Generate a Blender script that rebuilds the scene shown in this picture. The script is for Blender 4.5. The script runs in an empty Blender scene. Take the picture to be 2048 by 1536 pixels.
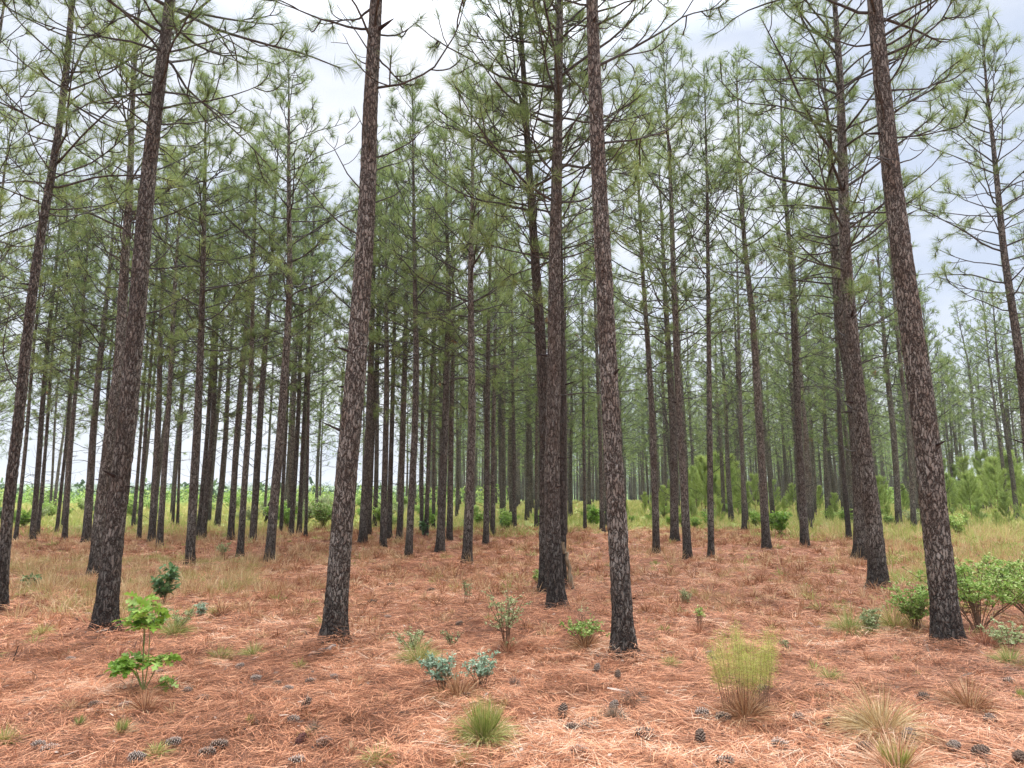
import bpy, math, random
import numpy as np
from math import radians, pi, sin, cos, tan, atan

random.seed(7); RS = np.random.RandomState(11)
sc = bpy.context.scene; COL = sc.collection

# ------------------------------------------------------------------ camera
F = 1300.0; CX, CY = 1024.0, 768.0; CAMZ = 1.6
PITCH = atan((975.0 - CY) / F)
cam_d = bpy.data.cameras.new("camera"); cam = bpy.data.objects.new("camera", cam_d); COL.objects.link(cam)
cam_d.sensor_width = 36.0; cam_d.lens = 36.0 * F / 2048.0
cam_d.clip_start = 0.05; cam_d.clip_end = 6000
cam.location = (0, 0, CAMZ); cam.rotation_euler = (pi / 2 + PITCH, 0, 0)
sc.camera = cam

# ------------------------------------------------------------------ world and sun (bright overcast)
SUN_EL, SUN_AZ = radians(58), radians(-35)
w = bpy.data.worlds.new("World"); sc.world = w; w.use_nodes = True
nt = w.node_tree; nt.nodes.clear()
def N(t, k, **kw):
    n = t.nodes.new(k)
    for a, b in kw.items(): setattr(n, a, b)
    return n
out = N(nt, 'ShaderNodeOutputWorld'); bg = N(nt, 'ShaderNodeBackground'); bg.inputs[1].default_value = 0.1
sky = N(nt, 'ShaderNodeTexSky', sky_type='NISHITA', sun_disc=False); sky.sun_elevation = SUN_EL; sky.sun_rotation = SUN_AZ
tc = N(nt, 'ShaderNodeTexCoord'); sep = N(nt, 'ShaderNodeSeparateXYZ'); nt.links.new(tc.outputs['Generated'], sep.inputs[0])
zr = N(nt, 'ShaderNodeMapRange'); nt.links.new(sep.outputs[2], zr.inputs[0])      # overcast: zenith brighter than the horizon
zr.inputs[1].default_value = 0.58; zr.inputs[2].default_value = 1.0; zr.inputs[3].default_value = 3.7; zr.inputs[4].default_value = 26.0
mp = N(nt, 'ShaderNodeMapping'); mp.inputs['Scale'].default_value = (1.0, 1.0, 2.6); nt.links.new(tc.outputs['Generated'], mp.inputs[0])
nz = N(nt, 'ShaderNodeTexNoise'); nz.inputs['Scale'].default_value = 2.1; nz.inputs['Detail'].default_value = 5; nz.inputs['Roughness'].default_value = 0.55
nt.links.new(mp.outputs[0], nz.inputs['Vector'])
cr = N(nt, 'ShaderNodeValToRGB'); cr.color_ramp.elements[0].position = 0.36; cr.color_ramp.elements[0].color = (0.70, 0.785, 0.95, 1)
cr.color_ramp.elements[1].position = 0.62; cr.color_ramp.elements[1].color = (1.08, 1.10, 1.15, 1)
nt.links.new(nz.outputs['Fac'], cr.inputs[0])
mul = N(nt, 'ShaderNodeVectorMath', operation='SCALE'); nt.links.new(cr.outputs[0], mul.inputs[0]); nt.links.new(zr.outputs[0], mul.inputs[3])
mx = N(nt, 'ShaderNodeMix', data_type='RGBA'); mx.inputs[0].default_value = 0.93
nt.links.new(sky.outputs[0], mx.inputs[6]); nt.links.new(mul.outputs[0], mx.inputs[7])
nt.links.new(mx.outputs[2], bg.inputs[0]); nt.links.new(bg.outputs[0], out.inputs[0])
sd = bpy.data.lights.new("sun", 'SUN'); sd.energy = 1.5; sd.angle = radians(28); sd.color = (1, 0.96, 0.9)
so = bpy.data.objects.new("sun", sd); COL.objects.link(so)
so.rotation_euler = (pi / 2 - SUN_EL, 0, SUN_AZ + pi)   # from behind the camera and to the left
sc.view_settings.view_transform = 'Standard'; sc.view_settings.look = 'None'
sc.view_settings.exposure = 1.38; sc.view_settings.gamma = 1
sc.cycles.max_bounces = 5; sc.cycles.diffuse_bounces = 4; sc.cycles.glossy_bounces = 1; sc.cycles.transmission_bounces = 2
sc.cycles.volume_bounces = 0

# ------------------------------------------------------------------ helpers
def ray(px, py):
    u = (px - CX) / F; v = (CY - py) / F
    return np.array([u, cos(PITCH) - v * sin(PITCH), sin(PITCH) + v * cos(PITCH)])
def at(px, py, Y):
    d = ray(px, py); t = Y / d[1]
    return np.array([d[0] * t, Y, CAMZ + d[2] * t])
def smooth(a, b, x):
    t = np.clip((np.asarray(x, float) - a) / (b - a), 0, 1); return t * t * (3 - 2 * t)
def gh(x, y):                                                   # terrain height
    x = np.asarray(x, float); y = np.asarray(y, float)
    z = 0.035 * np.sin(x * 0.9 + 1.3) * np.cos(y * 0.7) + 0.02 * np.sin(x * 2.3 + y * 1.7) + 0.012 * np.sin(x * 4.1 - y * 3.3)
    z = z * (1 - smooth(60, 120, y))
    left = smooth(0.02, -0.22, x / np.maximum(y, 1))
    z = z - 9 * smooth(50, 260, y) * (0.25 + 0.75 * left)
    z = z + smooth(420, 1250, y) * (15 + 4.0 * np.sin(x * 0.004 + 0.6) + 2.0 * np.sin(x * 0.011) + 1.0 * np.sin(x * 0.031 + 1))
    return z
def G(px, py):
    d = ray(px, py); z = 0.0
    for _ in range(6):
        t = (z - CAMZ) / d[2]; z = float(gh(d[0] * t, d[1] * t))
    return np.array([d[0] * t, d[1] * t, z])

def new_mesh(name, V, FC, mats, mi=None, attrs=None, smooth_sh=True):
    """V (n,3), FC list of index arrays (m,k) with one k each; attrs {name: per-face array}"""
    me = bpy.data.meshes.new(name)
    V = np.asarray(V, np.float32); FC = [np.asarray(f, np.int32) for f in (FC if isinstance(FC, list) else [FC]) if len(f)]
    me.vertices.add(len(V)); me.vertices.foreach_set('co', V.ravel())
    nl = sum(f.size for f in FC); nf = sum(len(f) for f in FC)
    me.loops.add(nl); me.polygons.add(nf)
    me.loops.foreach_set('vertex_index', np.concatenate([f.ravel() for f in FC]))
    tot = np.concatenate([np.full(len(f), f.shape[1]) for f in FC]); st = np.concatenate([[0], np.cumsum(tot)[:-1]])
    me.polygons.foreach_set('loop_start', st.astype(np.int32)); me.polygons.foreach_set('loop_total', tot.astype(np.int32))
    for m in mats: me.materials.append(m)
    if mi is not None: me.polygons.foreach_set('material_index', np.asarray(mi, np.int32))
    me.polygons.foreach_set('use_smooth', np.full(nf, smooth_sh))
    for k, v in (attrs or {}).items():
        dom = 'FACE' if len(v) == nf else 'POINT'
        a = me.attributes.new(k, 'FLOAT', dom); a.data.foreach_set('value', np.asarray(v, np.float32))
    me.update(calc_edges=True)
    return me
def link(name, me, parent=None, loc=(0, 0, 0)):
    o = bpy.data.objects.new(name, me); COL.objects.link(o); o.location = loc
    if parent is not None: o.parent = parent
    return o
def tag(o, label=None, cat=None, group=None, kind=None):
    if label: o['label'] = label
    if cat: o['category'] = cat
    if group: o['group'] = group
    if kind: o['kind'] = kind
    return o
def thing(name, label, cat, loc=(0, 0, 0), group=None, rz=0):
    o = bpy.data.objects.new(name, None); COL.objects.link(o); o.location = loc; o.rotation_euler = (0, 0, rz)
    o.empty_display_size = 0.2
    return tag(o, label, cat, group)
def copy_thing(o, label, loc, rz=0, s=(1, 1, 1), group=None, rot=None):
    r = o.copy(); COL.objects.link(r); r.location = loc; r.rotation_euler = rot if rot else (0, 0, rz); r.scale = s
    r['label'] = label
    if group: r['group'] = group
    for ch in o.children:
        c = ch.copy(); COL.objects.link(c); c.parent = r
        for g in ch.children:
            d = g.copy(); COL.objects.link(d); d.parent = c
    return r
def norm(a): return a / np.maximum(np.linalg.norm(a, axis=-1, keepdims=True), 1e-9)
def tubes(P, R, n=5):
    """P (N,K,3), R (N,K): N tubes of K rings of n sides"""
    P = np.asarray(P, float); R = np.asarray(R, float); Nn, K, _ = P.shape
    T = norm(np.gradient(P, axis=1))
    m = norm(T.mean(axis=1)); ref = np.where(np.abs(m[:, 2:3]) > 0.8, [[1.0, 0, 0]], [[0, 0, 1.0]])[:, None, :]
    A = norm(np.cross(T, np.broadcast_to(ref, T.shape))); B = np.cross(T, A)
    th = np.linspace(0, 2 * pi, n, endpoint=False)
    V = P[:, :, None, :] + R[:, :, None, None] * (np.cos(th)[:, None] * A[:, :, None, :] + np.sin(th)[:, None] * B[:, :, None, :])
    idx = np.arange(Nn * K * n).reshape(Nn, K, n)
    a = idx[:, :-1]; b = np.roll(idx, -1, 2)[:, :-1]; c = np.roll(idx, -1, 2)[:, 1:]; d = idx[:, 1:]
    return V.reshape(-1, 3), np.stack([a, b, c, d], -1).reshape(-1, 4)
def blades(O, D, L, W, droop=0.0, K=3, flat=False, tip=0.12, base=1.0):
    """N tapering strips; O origins, D unit directions, L lengths, W widths"""
    O = np.asarray(O, float); D = norm(np.asarray(D, float)); n = len(O)
    L = np.broadcast_to(L, (n,)).astype(float); W = np.broadcast_to(W, (n,)).astype(float); droop = np.broadcast_to(droop, (n,))
    t = np.linspace(0, 1, K)
    Pp = O[:, None] + D[:, None] * (L[:, None] * t)[..., None]
    Pp[:, :, 2] -= (droop * L)[:, None] * t ** 2
    ref = np.array([0, 0, 1.0]) + RS.normal(0, 0.25, (n, 3)) if flat else RS.normal(0, 1, (n, 3))
    S = norm(np.cross(D, ref))
    wt = np.interp(t, [0, 0.5, 1], [base, 1, tip])
    off = S[:, None] * (0.5 * W[:, None] * wt)[..., None]
    V = np.stack([Pp - off, Pp + off], 2).reshape(-1, 3)
    i = np.arange(n * K * 2).reshape(n, K, 2)
    Fc = np.stack([i[:, :-1, 0], i[:, :-1, 1], i[:, 1:, 1], i[:, 1:, 0]], -1).reshape(-1, 4)
    return V, Fc
class MB:
    """collects pieces of one mesh"""
    def __init__(s): s.V = []; s.Q = []; s.T = []; s.qm = []; s.tm = []; s.qr = []; s.tr = []; s.n = 0
    def add(s, V, Fc, m=0, rnd=None):
        Fc = np.asarray(Fc); V = np.asarray(V)
        if not len(Fc): return
        s.V.append(V); r = RS.rand(len(Fc)) if rnd is None else np.broadcast_to(rnd, (len(Fc),))
        if Fc.shape[1] == 4: s.Q.append(Fc + s.n); s.qm.append(np.full(len(Fc), m)); s.qr.append(r)
        else: s.T.append(Fc + s.n); s.tm.append(np.full(len(Fc), m)); s.tr.append(r)
        s.n += len(V)
    def mesh(s, name, mats, smooth_sh=True):
        fc = []; mi = []; r = []
        if s.Q: fc.append(np.concatenate(s.Q)); mi += s.qm; r += s.qr
        if s.T: fc.append(np.concatenate(s.T)); mi += s.tm; r += s.tr
        return new_mesh(name, np.concatenate(s.V), fc, mats, np.concatenate(mi), {'rnd': np.concatenate(r)}, smooth_sh)

# ------------------------------------------------------------------ materials
def mat(name, build, rough=0.9, spec=0.2):
    m = bpy.data.materials.new(name); m.use_nodes = True; t = m.node_tree; b = t.nodes['Principled BSDF']
    b.inputs['Roughness'].default_value = rough; b.inputs['Specular IOR Level'].default_value = spec
    build(t, b); return m
def ramp(t, src, stops):
    r = N(t, 'ShaderNodeValToRGB'); e = r.color_ramp.elements
    while len(e) < len(stops): e.new(0.5)
    for i, (p, c) in enumerate(stops): e[i].position = p; e[i].color = (*c, 1)
    t.links.new(src, r.inputs[0]); return r.outputs[0]
def noise(t, scale, detail=4, vec=None, rough=0.55):
    n = N(t, 'ShaderNodeTexNoise'); n.inputs['Scale'].default_value = scale; n.inputs['Detail'].default_value = detail; n.inputs['Roughness'].default_value = rough
    if vec is not None: t.links.new(vec, n.inputs['Vector'])
    return n.outputs['Fac']
def mix(t, fac, a, b, mode='MIX'):
    m = N(t, 'ShaderNodeMix', data_type='RGBA', blend_type=mode)
    for i, s in ((0, fac), (6, a), (7, b)):
        if isinstance(s, (int, float)): m.inputs[i].default_value = s
        elif isinstance(s, tuple): m.inputs[i].default_value = (*s, 1)
        else: t.links.new(s, m.inputs[i])
    return m.outputs[2]
def mth(t, op, a, b=None, clamp=False):
    m = N(t, 'ShaderNodeMath', operation=op); m.use_clamp = clamp
    for i, s in enumerate((a, b)):
        if s is None: continue
        if isinstance(s, (int, float)): m.inputs[i].default_value = s
        else: t.links.new(s, m.inputs[i])
    return m.outputs[0]
def maprange(t, v, a, b, c=0.0, d=1.0):
    m = N(t, 'ShaderNodeMapRange', interpolation_type='SMOOTHSTEP'); t.links.new(v, m.inputs[0])
    for i, x in enumerate((a, b, c, d)): m.inputs[i + 1].default_value = x
    return m.outputs[0]
def vecscale(t, src, s):
    m = N(t, 'ShaderNodeMapping'); m.inputs['Scale'].default_value = s; t.links.new(src, m.inputs[0]); return m.outputs[0]

def bark_nodes(char_h=1.0, plates_attr=False, tint=(1, 1, 1), gain=1.0):
    def f(t, b):
        tcn = N(t, 'ShaderNodeTexCoord'); obj = tcn.outputs['Object']; info = N(t, 'ShaderNodeObjectInfo')
        s3 = N(t, 'ShaderNodeSeparateXYZ'); t.links.new(obj, s3.inputs[0])
        wn = N(t, 'ShaderNodeTexNoise'); wn.inputs['Scale'].default_value = 9; t.links.new(obj, wn.inputs['Vector'])
        add = N(t, 'ShaderNodeVectorMath', operation='MULTIPLY_ADD'); t.links.new(wn.outputs['Color'], add.inputs[0])
        wn.inputs['Detail'].default_value = 4; wn.inputs['Roughness'].default_value = 0.7; add.inputs[1].default_value = (0.10, 0.10, 0.14); t.links.new(obj, add.inputs[2])
        vs = vecscale(t, add.outputs[0], (36, 36, 7.5))
        v = N(t, 'ShaderNodeTexVoronoi', feature='DISTANCE_TO_EDGE'); v.inputs['Scale'].default_value = 1; t.links.new(vs, v.inputs['Vector'])
        vc = N(t, 'ShaderNodeTexVoronoi', feature='F1'); vc.inputs['Scale'].default_value = 1; t.links.new(vs, vc.inputs['Vector'])
        sepc = N(t, 'ShaderNodeSeparateColor'); t.links.new(vc.outputs['Color'], sepc.inputs[0])
        fine = noise(t, 1.0, 6, vecscale(t, obj, (60, 60, 22)), 0.7)
        big = noise(t, 1.0, 5, vecscale(t, obj, (3.6, 3.6, 1.5)), 0.65)
        plate = maprange(t, v.outputs['Distance'], 0.0, 0.20)
        g = gain
        base = ramp(t, sepc.outputs[0], [(0, tuple(x * g for x in (0.108 * tint[0], 0.094 * tint[1], 0.081 * tint[2]))), (0.5, tuple(x * g for x in (0.140 * tint[0], 0.124 * tint[1], 0.107 * tint[2]))), (1, tuple(x * g for x in (0.176 * tint[0], 0.160 * tint[1], 0.141 * tint[2])))])
        base = mix(t, maprange(t, fine, 0.3, 0.7), base, mix(t, 1.0, base, (1.28, 1.26, 1.23), 'MULTIPLY'))
        base = mix(t, maprange(t, big, 0.42, 0.68), base, mix(t, 1.0, base, (0.68, 0.58, 0.53), 'MULTIPLY'))
        lich = mth(t, 'GREATER_THAN', noise(t, 1.0, 2, vecscale(t, obj, (55, 55, 40))), 0.695)
        base = mix(t, lich, base, (0.30, 0.31, 0.28))
        fis = (0.048, 0.034, 0.027)
        col = mix(t, plate, fis, base)
        hgt = plate
        if plates_attr:
            at_ = N(t, 'ShaderNodeAttribute', attribute_name='plate')
            pl = maprange(t, at_.outputs['Fac'], 0.0, 0.55)
            col = mix(t, pl, mix(t, 0.50, col, (0.030, 0.023, 0.019)), col)
        # scorched foot
        edge = mth(t, 'MULTIPLY_ADD', noise(t, 1.0, 4, vecscale(t, obj, (7, 7, 1.6))), 1.9)
        edge.node.inputs[2].default_value = -0.95
        zz = mth(t, 'ADD', s3.outputs[2], edge)
        hh = mth(t, 'MULTIPLY_ADD', info.outputs['Random'], 0.9 * char_h); hh.node.inputs[2].default_value = 0.25 * char_h
        ch = mth(t, 'SUBTRACT', 1.0, maprange(t, mth(t, 'DIVIDE', zz, hh), 0.0, 1.5))
        col = mix(t, mth(t, 'MULTIPLY', ch, 0.80), col, mix(t, 0.22, (0.013, 0.011, 0.011), col))
        # per tree tone
        hv = N(t, 'ShaderNodeHueSaturation'); t.links.new(col, hv.inputs['Color'])
        vv = mth(t, 'MULTIPLY_ADD', info.outputs['Random'], 0.45); vv.node.inputs[2].default_value = 0.80; t.links.new(vv, hv.inputs['Value'])
        t.links.new(hv.outputs[0], b.inputs['Base Color'])
        bm = N(t, 'ShaderNodeBump'); bm.inputs['Strength'].default_value = 0.9; bm.inputs['Distance'].default_value = 0.02
        hsum = mth(t, 'MULTIPLY_ADD', fine, 0.45); t.links.new(hgt, hsum.node.inputs[2]); t.links.new(hsum, bm.inputs['Height']); t.links.new(bm.outputs[0], b.inputs['Normal'])
    return f
M_BARKN = mat('pine_bark_close', bark_nodes(0.8, True, gain=1.5), 0.85)
M_BARKC = mat('pine_bark_scorched', bark_nodes(1.3, True, gain=1.2), 0.85)
M_BARK = mat('pine_bark', bark_nodes(1.0, gain=1.5), 0.9)
M_BARKX = mat('pine_bark_burnt_black', bark_nodes(3.4, gain=0.95), 0.8)

def leafmat(name, stops, transl=0.35, rough=0.6, obj_var=0.25, spec=0.3, hue=0.02):
    m = bpy.data.materials.new(name); m.use_nodes = True; t = m.node_tree; t.nodes.clear()
    o = N(t, 'ShaderNodeOutputMaterial'); b = N(t, 'ShaderNodeBsdfPrincipled'); tr = N(t, 'ShaderNodeBsdfTranslucent'); ms = N(t, 'ShaderNodeMixShader')
    a = N(t, 'ShaderNodeAttribute', attribute_name='rnd'); col = ramp(t, a.outputs['Fac'], stops)
    info = N(t, 'ShaderNodeObjectInfo'); hv = N(t, 'ShaderNodeHueSaturation'); t.links.new(col, hv.inputs['Color'])
    vv = mth(t, 'MULTIPLY_ADD', info.outputs['Random'], obj_var); vv.node.inputs[2].default_value = 1 - obj_var / 2; t.links.new(vv, hv.inputs['Value'])
    h2 = mth(t, 'MULTIPLY_ADD', info.outputs['Random'], -hue * 2); h2.node.inputs[2].default_value = 0.5 + hue; t.links.new(h2, hv.inputs['Hue'])
    b.inputs['Roughness'].default_value = rough; b.inputs['Specular IOR Level'].default_value = spec
    t.links.new(hv.outputs[0], b.inputs['Base Color']); t.links.new(hv.outputs[0], tr.inputs['Color'])
    ms.inputs[0].default_value = transl
    t.links.new(b.outputs[0], ms.inputs[1]); t.links.new(tr.outputs[0], ms.inputs[2]); t.links.new(ms.outputs[0], o.inputs[0])
    return m
M_NEED = leafmat('pine_needles', [(0, (0.095, 0.135, 0.050)), (0.45, (0.195, 0.262, 0.084)), (0.85, (0.315, 0.385, 0.140)), (0.95, (0.36, 0.39, 0.16)), (1, (0.40, 0.26, 0.10))], 0.5, hue=0.008)
M_NEEDY = leafmat('young_pine_needles', [(0, (0.19, 0.26, 0.06)), (0.5, (0.35, 0.44, 0.12)), (1, (0.54, 0.62, 0.23))], 0.5, hue=0.008)
M_BROWNN = leafmat('dead_pine_needles', [(0, (0.20, 0.09, 0.035)), (1, (0.42, 0.22, 0.09))], 0.3)
M_STRAW = leafmat('pine_straw', [(0, (0.11, 0.045, 0.024)), (0.28, (0.36, 0.145, 0.072)), (0.60, (0.70, 0.315, 0.165)), (0.93, (0.84, 0.46, 0.26)), (1, (0.84, 0.66, 0.48))], 0.15, 0.5, 0, 0.35, 0)
M_TAN = leafmat('dry_grass', [(0, (0.30, 0.17, 0.08)), (0.5, (0.58, 0.38, 0.20)), (1, (0.82, 0.64, 0.40))], 0.25, 0.6, 0.2)
M_BRGR = leafmat('brown_wiregrass', [(0, (0.15, 0.06, 0.028)), (0.45, (0.38, 0.18, 0.09)), (0.8, (0.58, 0.34, 0.18)), (1, (0.75, 0.56, 0.33))], 0.2, 0.6, 0.25)
M_GRASS = leafmat('green_grass', [(0, (0.13, 0.18, 0.035)), (0.5, (0.30, 0.38, 0.09)), (1, (0.52, 0.52, 0.19))], 0.35, 0.5, 0.2)
M_MIXG = leafmat('mixed_grass', [(0, (0.20, 0.26, 0.06)), (0.5, (0.38, 0.43, 0.13)), (0.75, (0.56, 0.47, 0.20)), (1, (0.72, 0.57, 0.31))], 0.3, 0.6, 0.2)
M_GREYG = leafmat('grey_dead_grass', [(0, (0.12, 0.08, 0.06)), (0.5, (0.28, 0.20, 0.15)), (1, (0.46, 0.36, 0.27))], 0.2, 0.7, 0.2)
M_FLAKE = leafmat('bark_flake', [(0, (0.04, 0.025, 0.02)), (0.5, (0.14, 0.085, 0.06)), (0.8, (0.30, 0.20, 0.15)), (1, (0.62, 0.52, 0.43))], 0.0, 0.8, 0, 0.2, 0)
M_OAK = leafmat('oak_seedling_leaf', [(0, (0.14, 0.27, 0.035)), (0.6, (0.27, 0.45, 0.06)), (1, (0.44, 0.60, 0.15))], 0.4, 0.4, 0, 0.5, 0)
M_DKLEAF = leafmat('dark_green_leaf', [(0, (0.06, 0.14, 0.045)), (0.6, (0.13, 0.25, 0.085)), (1, (0.26, 0.40, 0.18))], 0.3, 0.35, 0, 0.5, 0)
M_BRLEAF = leafmat('bright_shrub_leaf', [(0, (0.15, 0.27, 0.045)), (0.5, (0.32, 0.47, 0.10)), (1, (0.62, 0.70, 0.30))], 0.42, 0.5, 0.2, 0.3, 0.006)
M_PALE = leafmat('pale_shrub_leaf', [(0, (0.20, 0.25, 0.10)), (0.5, (0.36, 0.43, 0.20)), (1, (0.58, 0.62, 0.36))], 0.4, 0.5, 0.2, 0.3, 0)
M_GLAUC = leafmat('blue_green_leaf', [(0, (0.18, 0.27, 0.16)), (0.5, (0.36, 0.50, 0.34)), (1, (0.56, 0.68, 0.52))], 0.3, 0.5, 0.1, 0.3, 0)
M_FENNEL = leafmat('feathery_leaf', [(0, (0.26, 0.31, 0.05)), (0.5, (0.46, 0.52, 0.11)), (1, (0.66, 0.68, 0.24))], 0.35, 0.5, 0, 0.3, 0)
M_FARW = leafmat('far_woods_leaf', [(0, (0.04, 0.075, 0.03)), (0.5, (0.08, 0.14, 0.05)), (1, (0.17, 0.25, 0.09))], 0.25)

def simple(cols, sc_=20, bump=0.3, stretch=(1, 1, 1)):
    def f(t, b):
        tcn = N(t, 'ShaderNodeTexCoord'); n = noise(t, sc_, 5, vecscale(t, tcn.outputs['Object'], stretch), 0.65)
        t.links.new(ramp(t, n, cols), b.inputs['Base Color'])
        bm = N(t, 'ShaderNodeBump'); bm.inputs['Strength'].default_value = bump; bm.inputs['Distance'].default_value = 0.01
        t.links.new(n, bm.inputs['Height']); t.links.new(bm.outputs[0], b.inputs['Normal'])
    return f
M_LIMB = mat('pine_limb', simple([(0.3, (0.026, 0.023, 0.020)), (0.7, (0.115, 0.104, 0.092))], 25, 0.5))
M_KNOT = mat('dead_stub', simple([(0.3, (0.015, 0.010, 0.009)), (0.7, (0.06, 0.042, 0.036))], 30, 0.5))
M_DEAD = mat('weathered_wood', simple([(0.3, (0.06, 0.045, 0.03)), (0.5, (0.25, 0.19, 0.12)), (0.7, (0.42, 0.35, 0.26))], 12, 0.6, (3, 3, 0.6)))
M_GREYW = mat('grey_bark_wood', simple([(0.35, (0.05, 0.04, 0.035)), (0.55, (0.30, 0.25, 0.22)), (0.7, (0.50, 0.44, 0.40))], 18, 0.8))
M_CHARW = mat('charred_stick', simple([(0.3, (0.02, 0.015, 0.013)), (0.7, (0.09, 0.065, 0.05))], 25, 0.5))
M_STEM = mat('shrub_stem', simple([(0.3, (0.10, 0.055, 0.035)), (0.7, (0.24, 0.15, 0.10))], 25, 0.3))
M_GSTEM = mat('green_stem', simple([(0.3, (0.12, 0.16, 0.05)), (0.7, (0.22, 0.26, 0.09))], 25, 0.2))
def conemat(dark):
    def f(t, b):
        a = N(t, 'ShaderNodeAttribute', attribute_name='rnd')
        st = [(0, (0.05, 0.032, 0.025)), (0.45, (0.21, 0.14, 0.10)), (1, (0.42, 0.32, 0.25))] if dark else [(0, (0.09, 0.062, 0.045)), (0.4, (0.29, 0.215, 0.17)), (1, (0.60, 0.50, 0.42))]
        t.links.new(ramp(t, a.outputs['Fac'], st), b.inputs['Base Color'])
    return f
M_CONE = mat('grey_cone_scale', conemat(False), 0.7); M_CONED = mat('dark_cone_scale', conemat(True), 0.7)
M_CONER = mat('reddish_cone_scale', simple([(0.3, (0.07, 0.025, 0.02)), (0.7, (0.22, 0.10, 0.08))], 40, 0.3), 0.6)
M_CORE = mat('cone_core', simple([(0.3, (0.02, 0.014, 0.01)), (0.7, (0.05, 0.035, 0.025))], 40, 0.3))

def ground_nodes(t, b):
    geo = N(t, 'ShaderNodeNewGeometry'); pos = geo.outputs['Position']
    s3 = N(t, 'ShaderNodeSeparateXYZ'); t.links.new(pos, s3.inputs[0])
    n1 = noise(t, 0.55, 5, pos); n2 = noise(t, 9, 6, pos, 0.7); n3 = noise(t, 1.0, 6, vecscale(t, pos, (40, 70, 40)), 0.75); n4 = noise(t, 2.3, 4, pos)
    straw = ramp(t, n3, [(0.3, (0.11, 0.05, 0.03)), (0.5, (0.26, 0.115, 0.07)), (0.68, (0.50, 0.25, 0.155))])
    straw = mix(t, maprange(t, n4, 0.5, 0.72), straw, mix(t, 1.0, straw, (0.78, 0.82, 0.80), 'MULTIPLY'))
    straw = mix(t, mth(t, 'MULTIPLY', maprange(t, n1, 0.52, 0.70), 0.5), straw, (0.40, 0.23, 0.12))
    field = ramp(t, n2, [(0.3, (0.14, 0.17, 0.05)), (0.5, (0.28, 0.32, 0.10)), (0.7, (0.46, 0.42, 0.19))])
    far = ramp(t, noise(t, 0.12, 4, pos), [(0.35, (0.10, 0.17, 0.05)), (0.65, (0.22, 0.30, 0.10))])
    dist = mth(t, 'ADD', s3.outputs[1], mth(t, 'MULTIPLY', mth(t, 'SUBTRACT', n1, 0.5), 11.0))
    dist = mth(t, 'ADD', dist, mth(t, 'MULTIPLY', maprange(t, s3.outputs[0], 8.0, 14.0), 9.0))
    col = mix(t, maprange(t, dist, 22.0, 27.0), straw, field)
    col = mix(t, maprange(t, s3.outputs[1], 60.0, 120.0), col, far)
    t.links.new(col, b.inputs['Base Color'])
    bm = N(t, 'ShaderNodeBump'); bm.inputs['Strength'].default_value = 0.7; bm.inputs['Distance'].default_value = 0.02
    t.links.new(n3, bm.inputs['Height']); t.links.new(bm.outputs[0], b.inputs['Normal'])
M_GROUND = mat('forest_floor', ground_nodes, 0.95, 0.1)

# ------------------------------------------------------------------ ground sheet to the horizon
def spaced(lo, hi, fine_lo, fine_hi, st, g=1.12):
    a = list(np.arange(fine_lo, fine_hi, st)); s = st
    while a[-1] < hi: s *= g; a.append(a[-1] + s)
    s = st
    while a[0] > lo: s *= g; a.insert(0, a[0] - s)
    return np.array(a)
gx = spaced(-1700, 1700, -14, 14, 0.25); gy = spaced(-40, 2300, 2, 30, 0.25)
X, Yy = np.meshgrid(gx, gy); Z = gh(X, Yy)
idx = np.arange(X.size).reshape(X.shape)
q = np.stack([idx[:-1, :-1], idx[:-1, 1:], idx[1:, 1:], idx[1:, :-1]], -1).reshape(-1, 4)
g = link('ground', new_mesh('ground', np.stack([X, Yy, Z], -1).reshape(-1, 3), [q], [M_GROUND])); tag(g, kind='structure')

# ------------------------------------------------------------------ light haze
def box(name, lo, hi, m):
    v = [(x, y, z) for x in (lo[0], hi[0]) for y in (lo[1], hi[1]) for z in (lo[2], hi[2])]
    me = bpy.data.meshes.new(name); me.from_pydata(v, [], [(0, 1, 3, 2), (4, 6, 7, 5), (0, 4, 5, 1), (2, 3, 7, 6), (0, 2, 6, 4), (1, 5, 7, 3)]); me.materials.append(m); return link(name, me)
mh = bpy.data.materials.new('haze'); mh.use_nodes = True; th_ = mh.node_tree; th_.nodes.clear()
ho = N(th_, 'ShaderNodeOutputMaterial'); hv_ = N(th_, 'ShaderNodeVolumePrincipled'); hv_.inputs['Density'].default_value = 0.0004; hv_.inputs['Color'].default_value = (0.88, 0.92, 0.95, 1); hv_.inputs['Anisotropy'].default_value = 0.2
th_.links.new(hv_.outputs[0], ho.inputs['Volume'])
zlo, zhi = float(Z.min()) - 1.0, max(float(Z.max()) + 14, 22.0)
tag(box('haze', (gx[0] - 5, gy[0] - 5, zlo), (gx[-1] + 5, gy[-1] + 5, zhi), mh), kind='stuff')

# ------------------------------------------------------------------ trees
def worley(u, v, nu, seed, jit=0.9):
    """u in [0,nu) periodic, v in cells; returns F1, F2, cell random"""
    rs = np.random.RandomState(seed); Nv = int(v.max()) + 4
    ju = rs.rand(Nv, nu); jv = rs.rand(Nv, nu); cr_ = rs.rand(Nv, nu)
    iu = np.floor(u).astype(int); iv = np.floor(v).astype(int)
    F1 = np.full(u.shape, 9.0); F2 = np.full(u.shape, 9.0); C = np.zeros(u.shape)
    for dv in (-1, 0, 1):
        for du in (-1, 0, 1):
            cu = iu + du; cv = np.clip(iv + dv, 0, Nv - 1); k = cu % nu
            du_ = cu + 0.5 + jit * (ju[cv, k] - 0.5) - u; dv_ = iv + dv + 0.5 + jit * (jv[cv, k] - 0.5) - v
            d = np.sqrt(du_ ** 2 + dv_ ** 2)
            m1 = d < F1; F2 = np.where(m1, F1, np.minimum(F2, d)); C = np.where(m1, cr_[cv, k], C); F1 = np.where(m1, d, F1)
    return F1, F2, C
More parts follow.
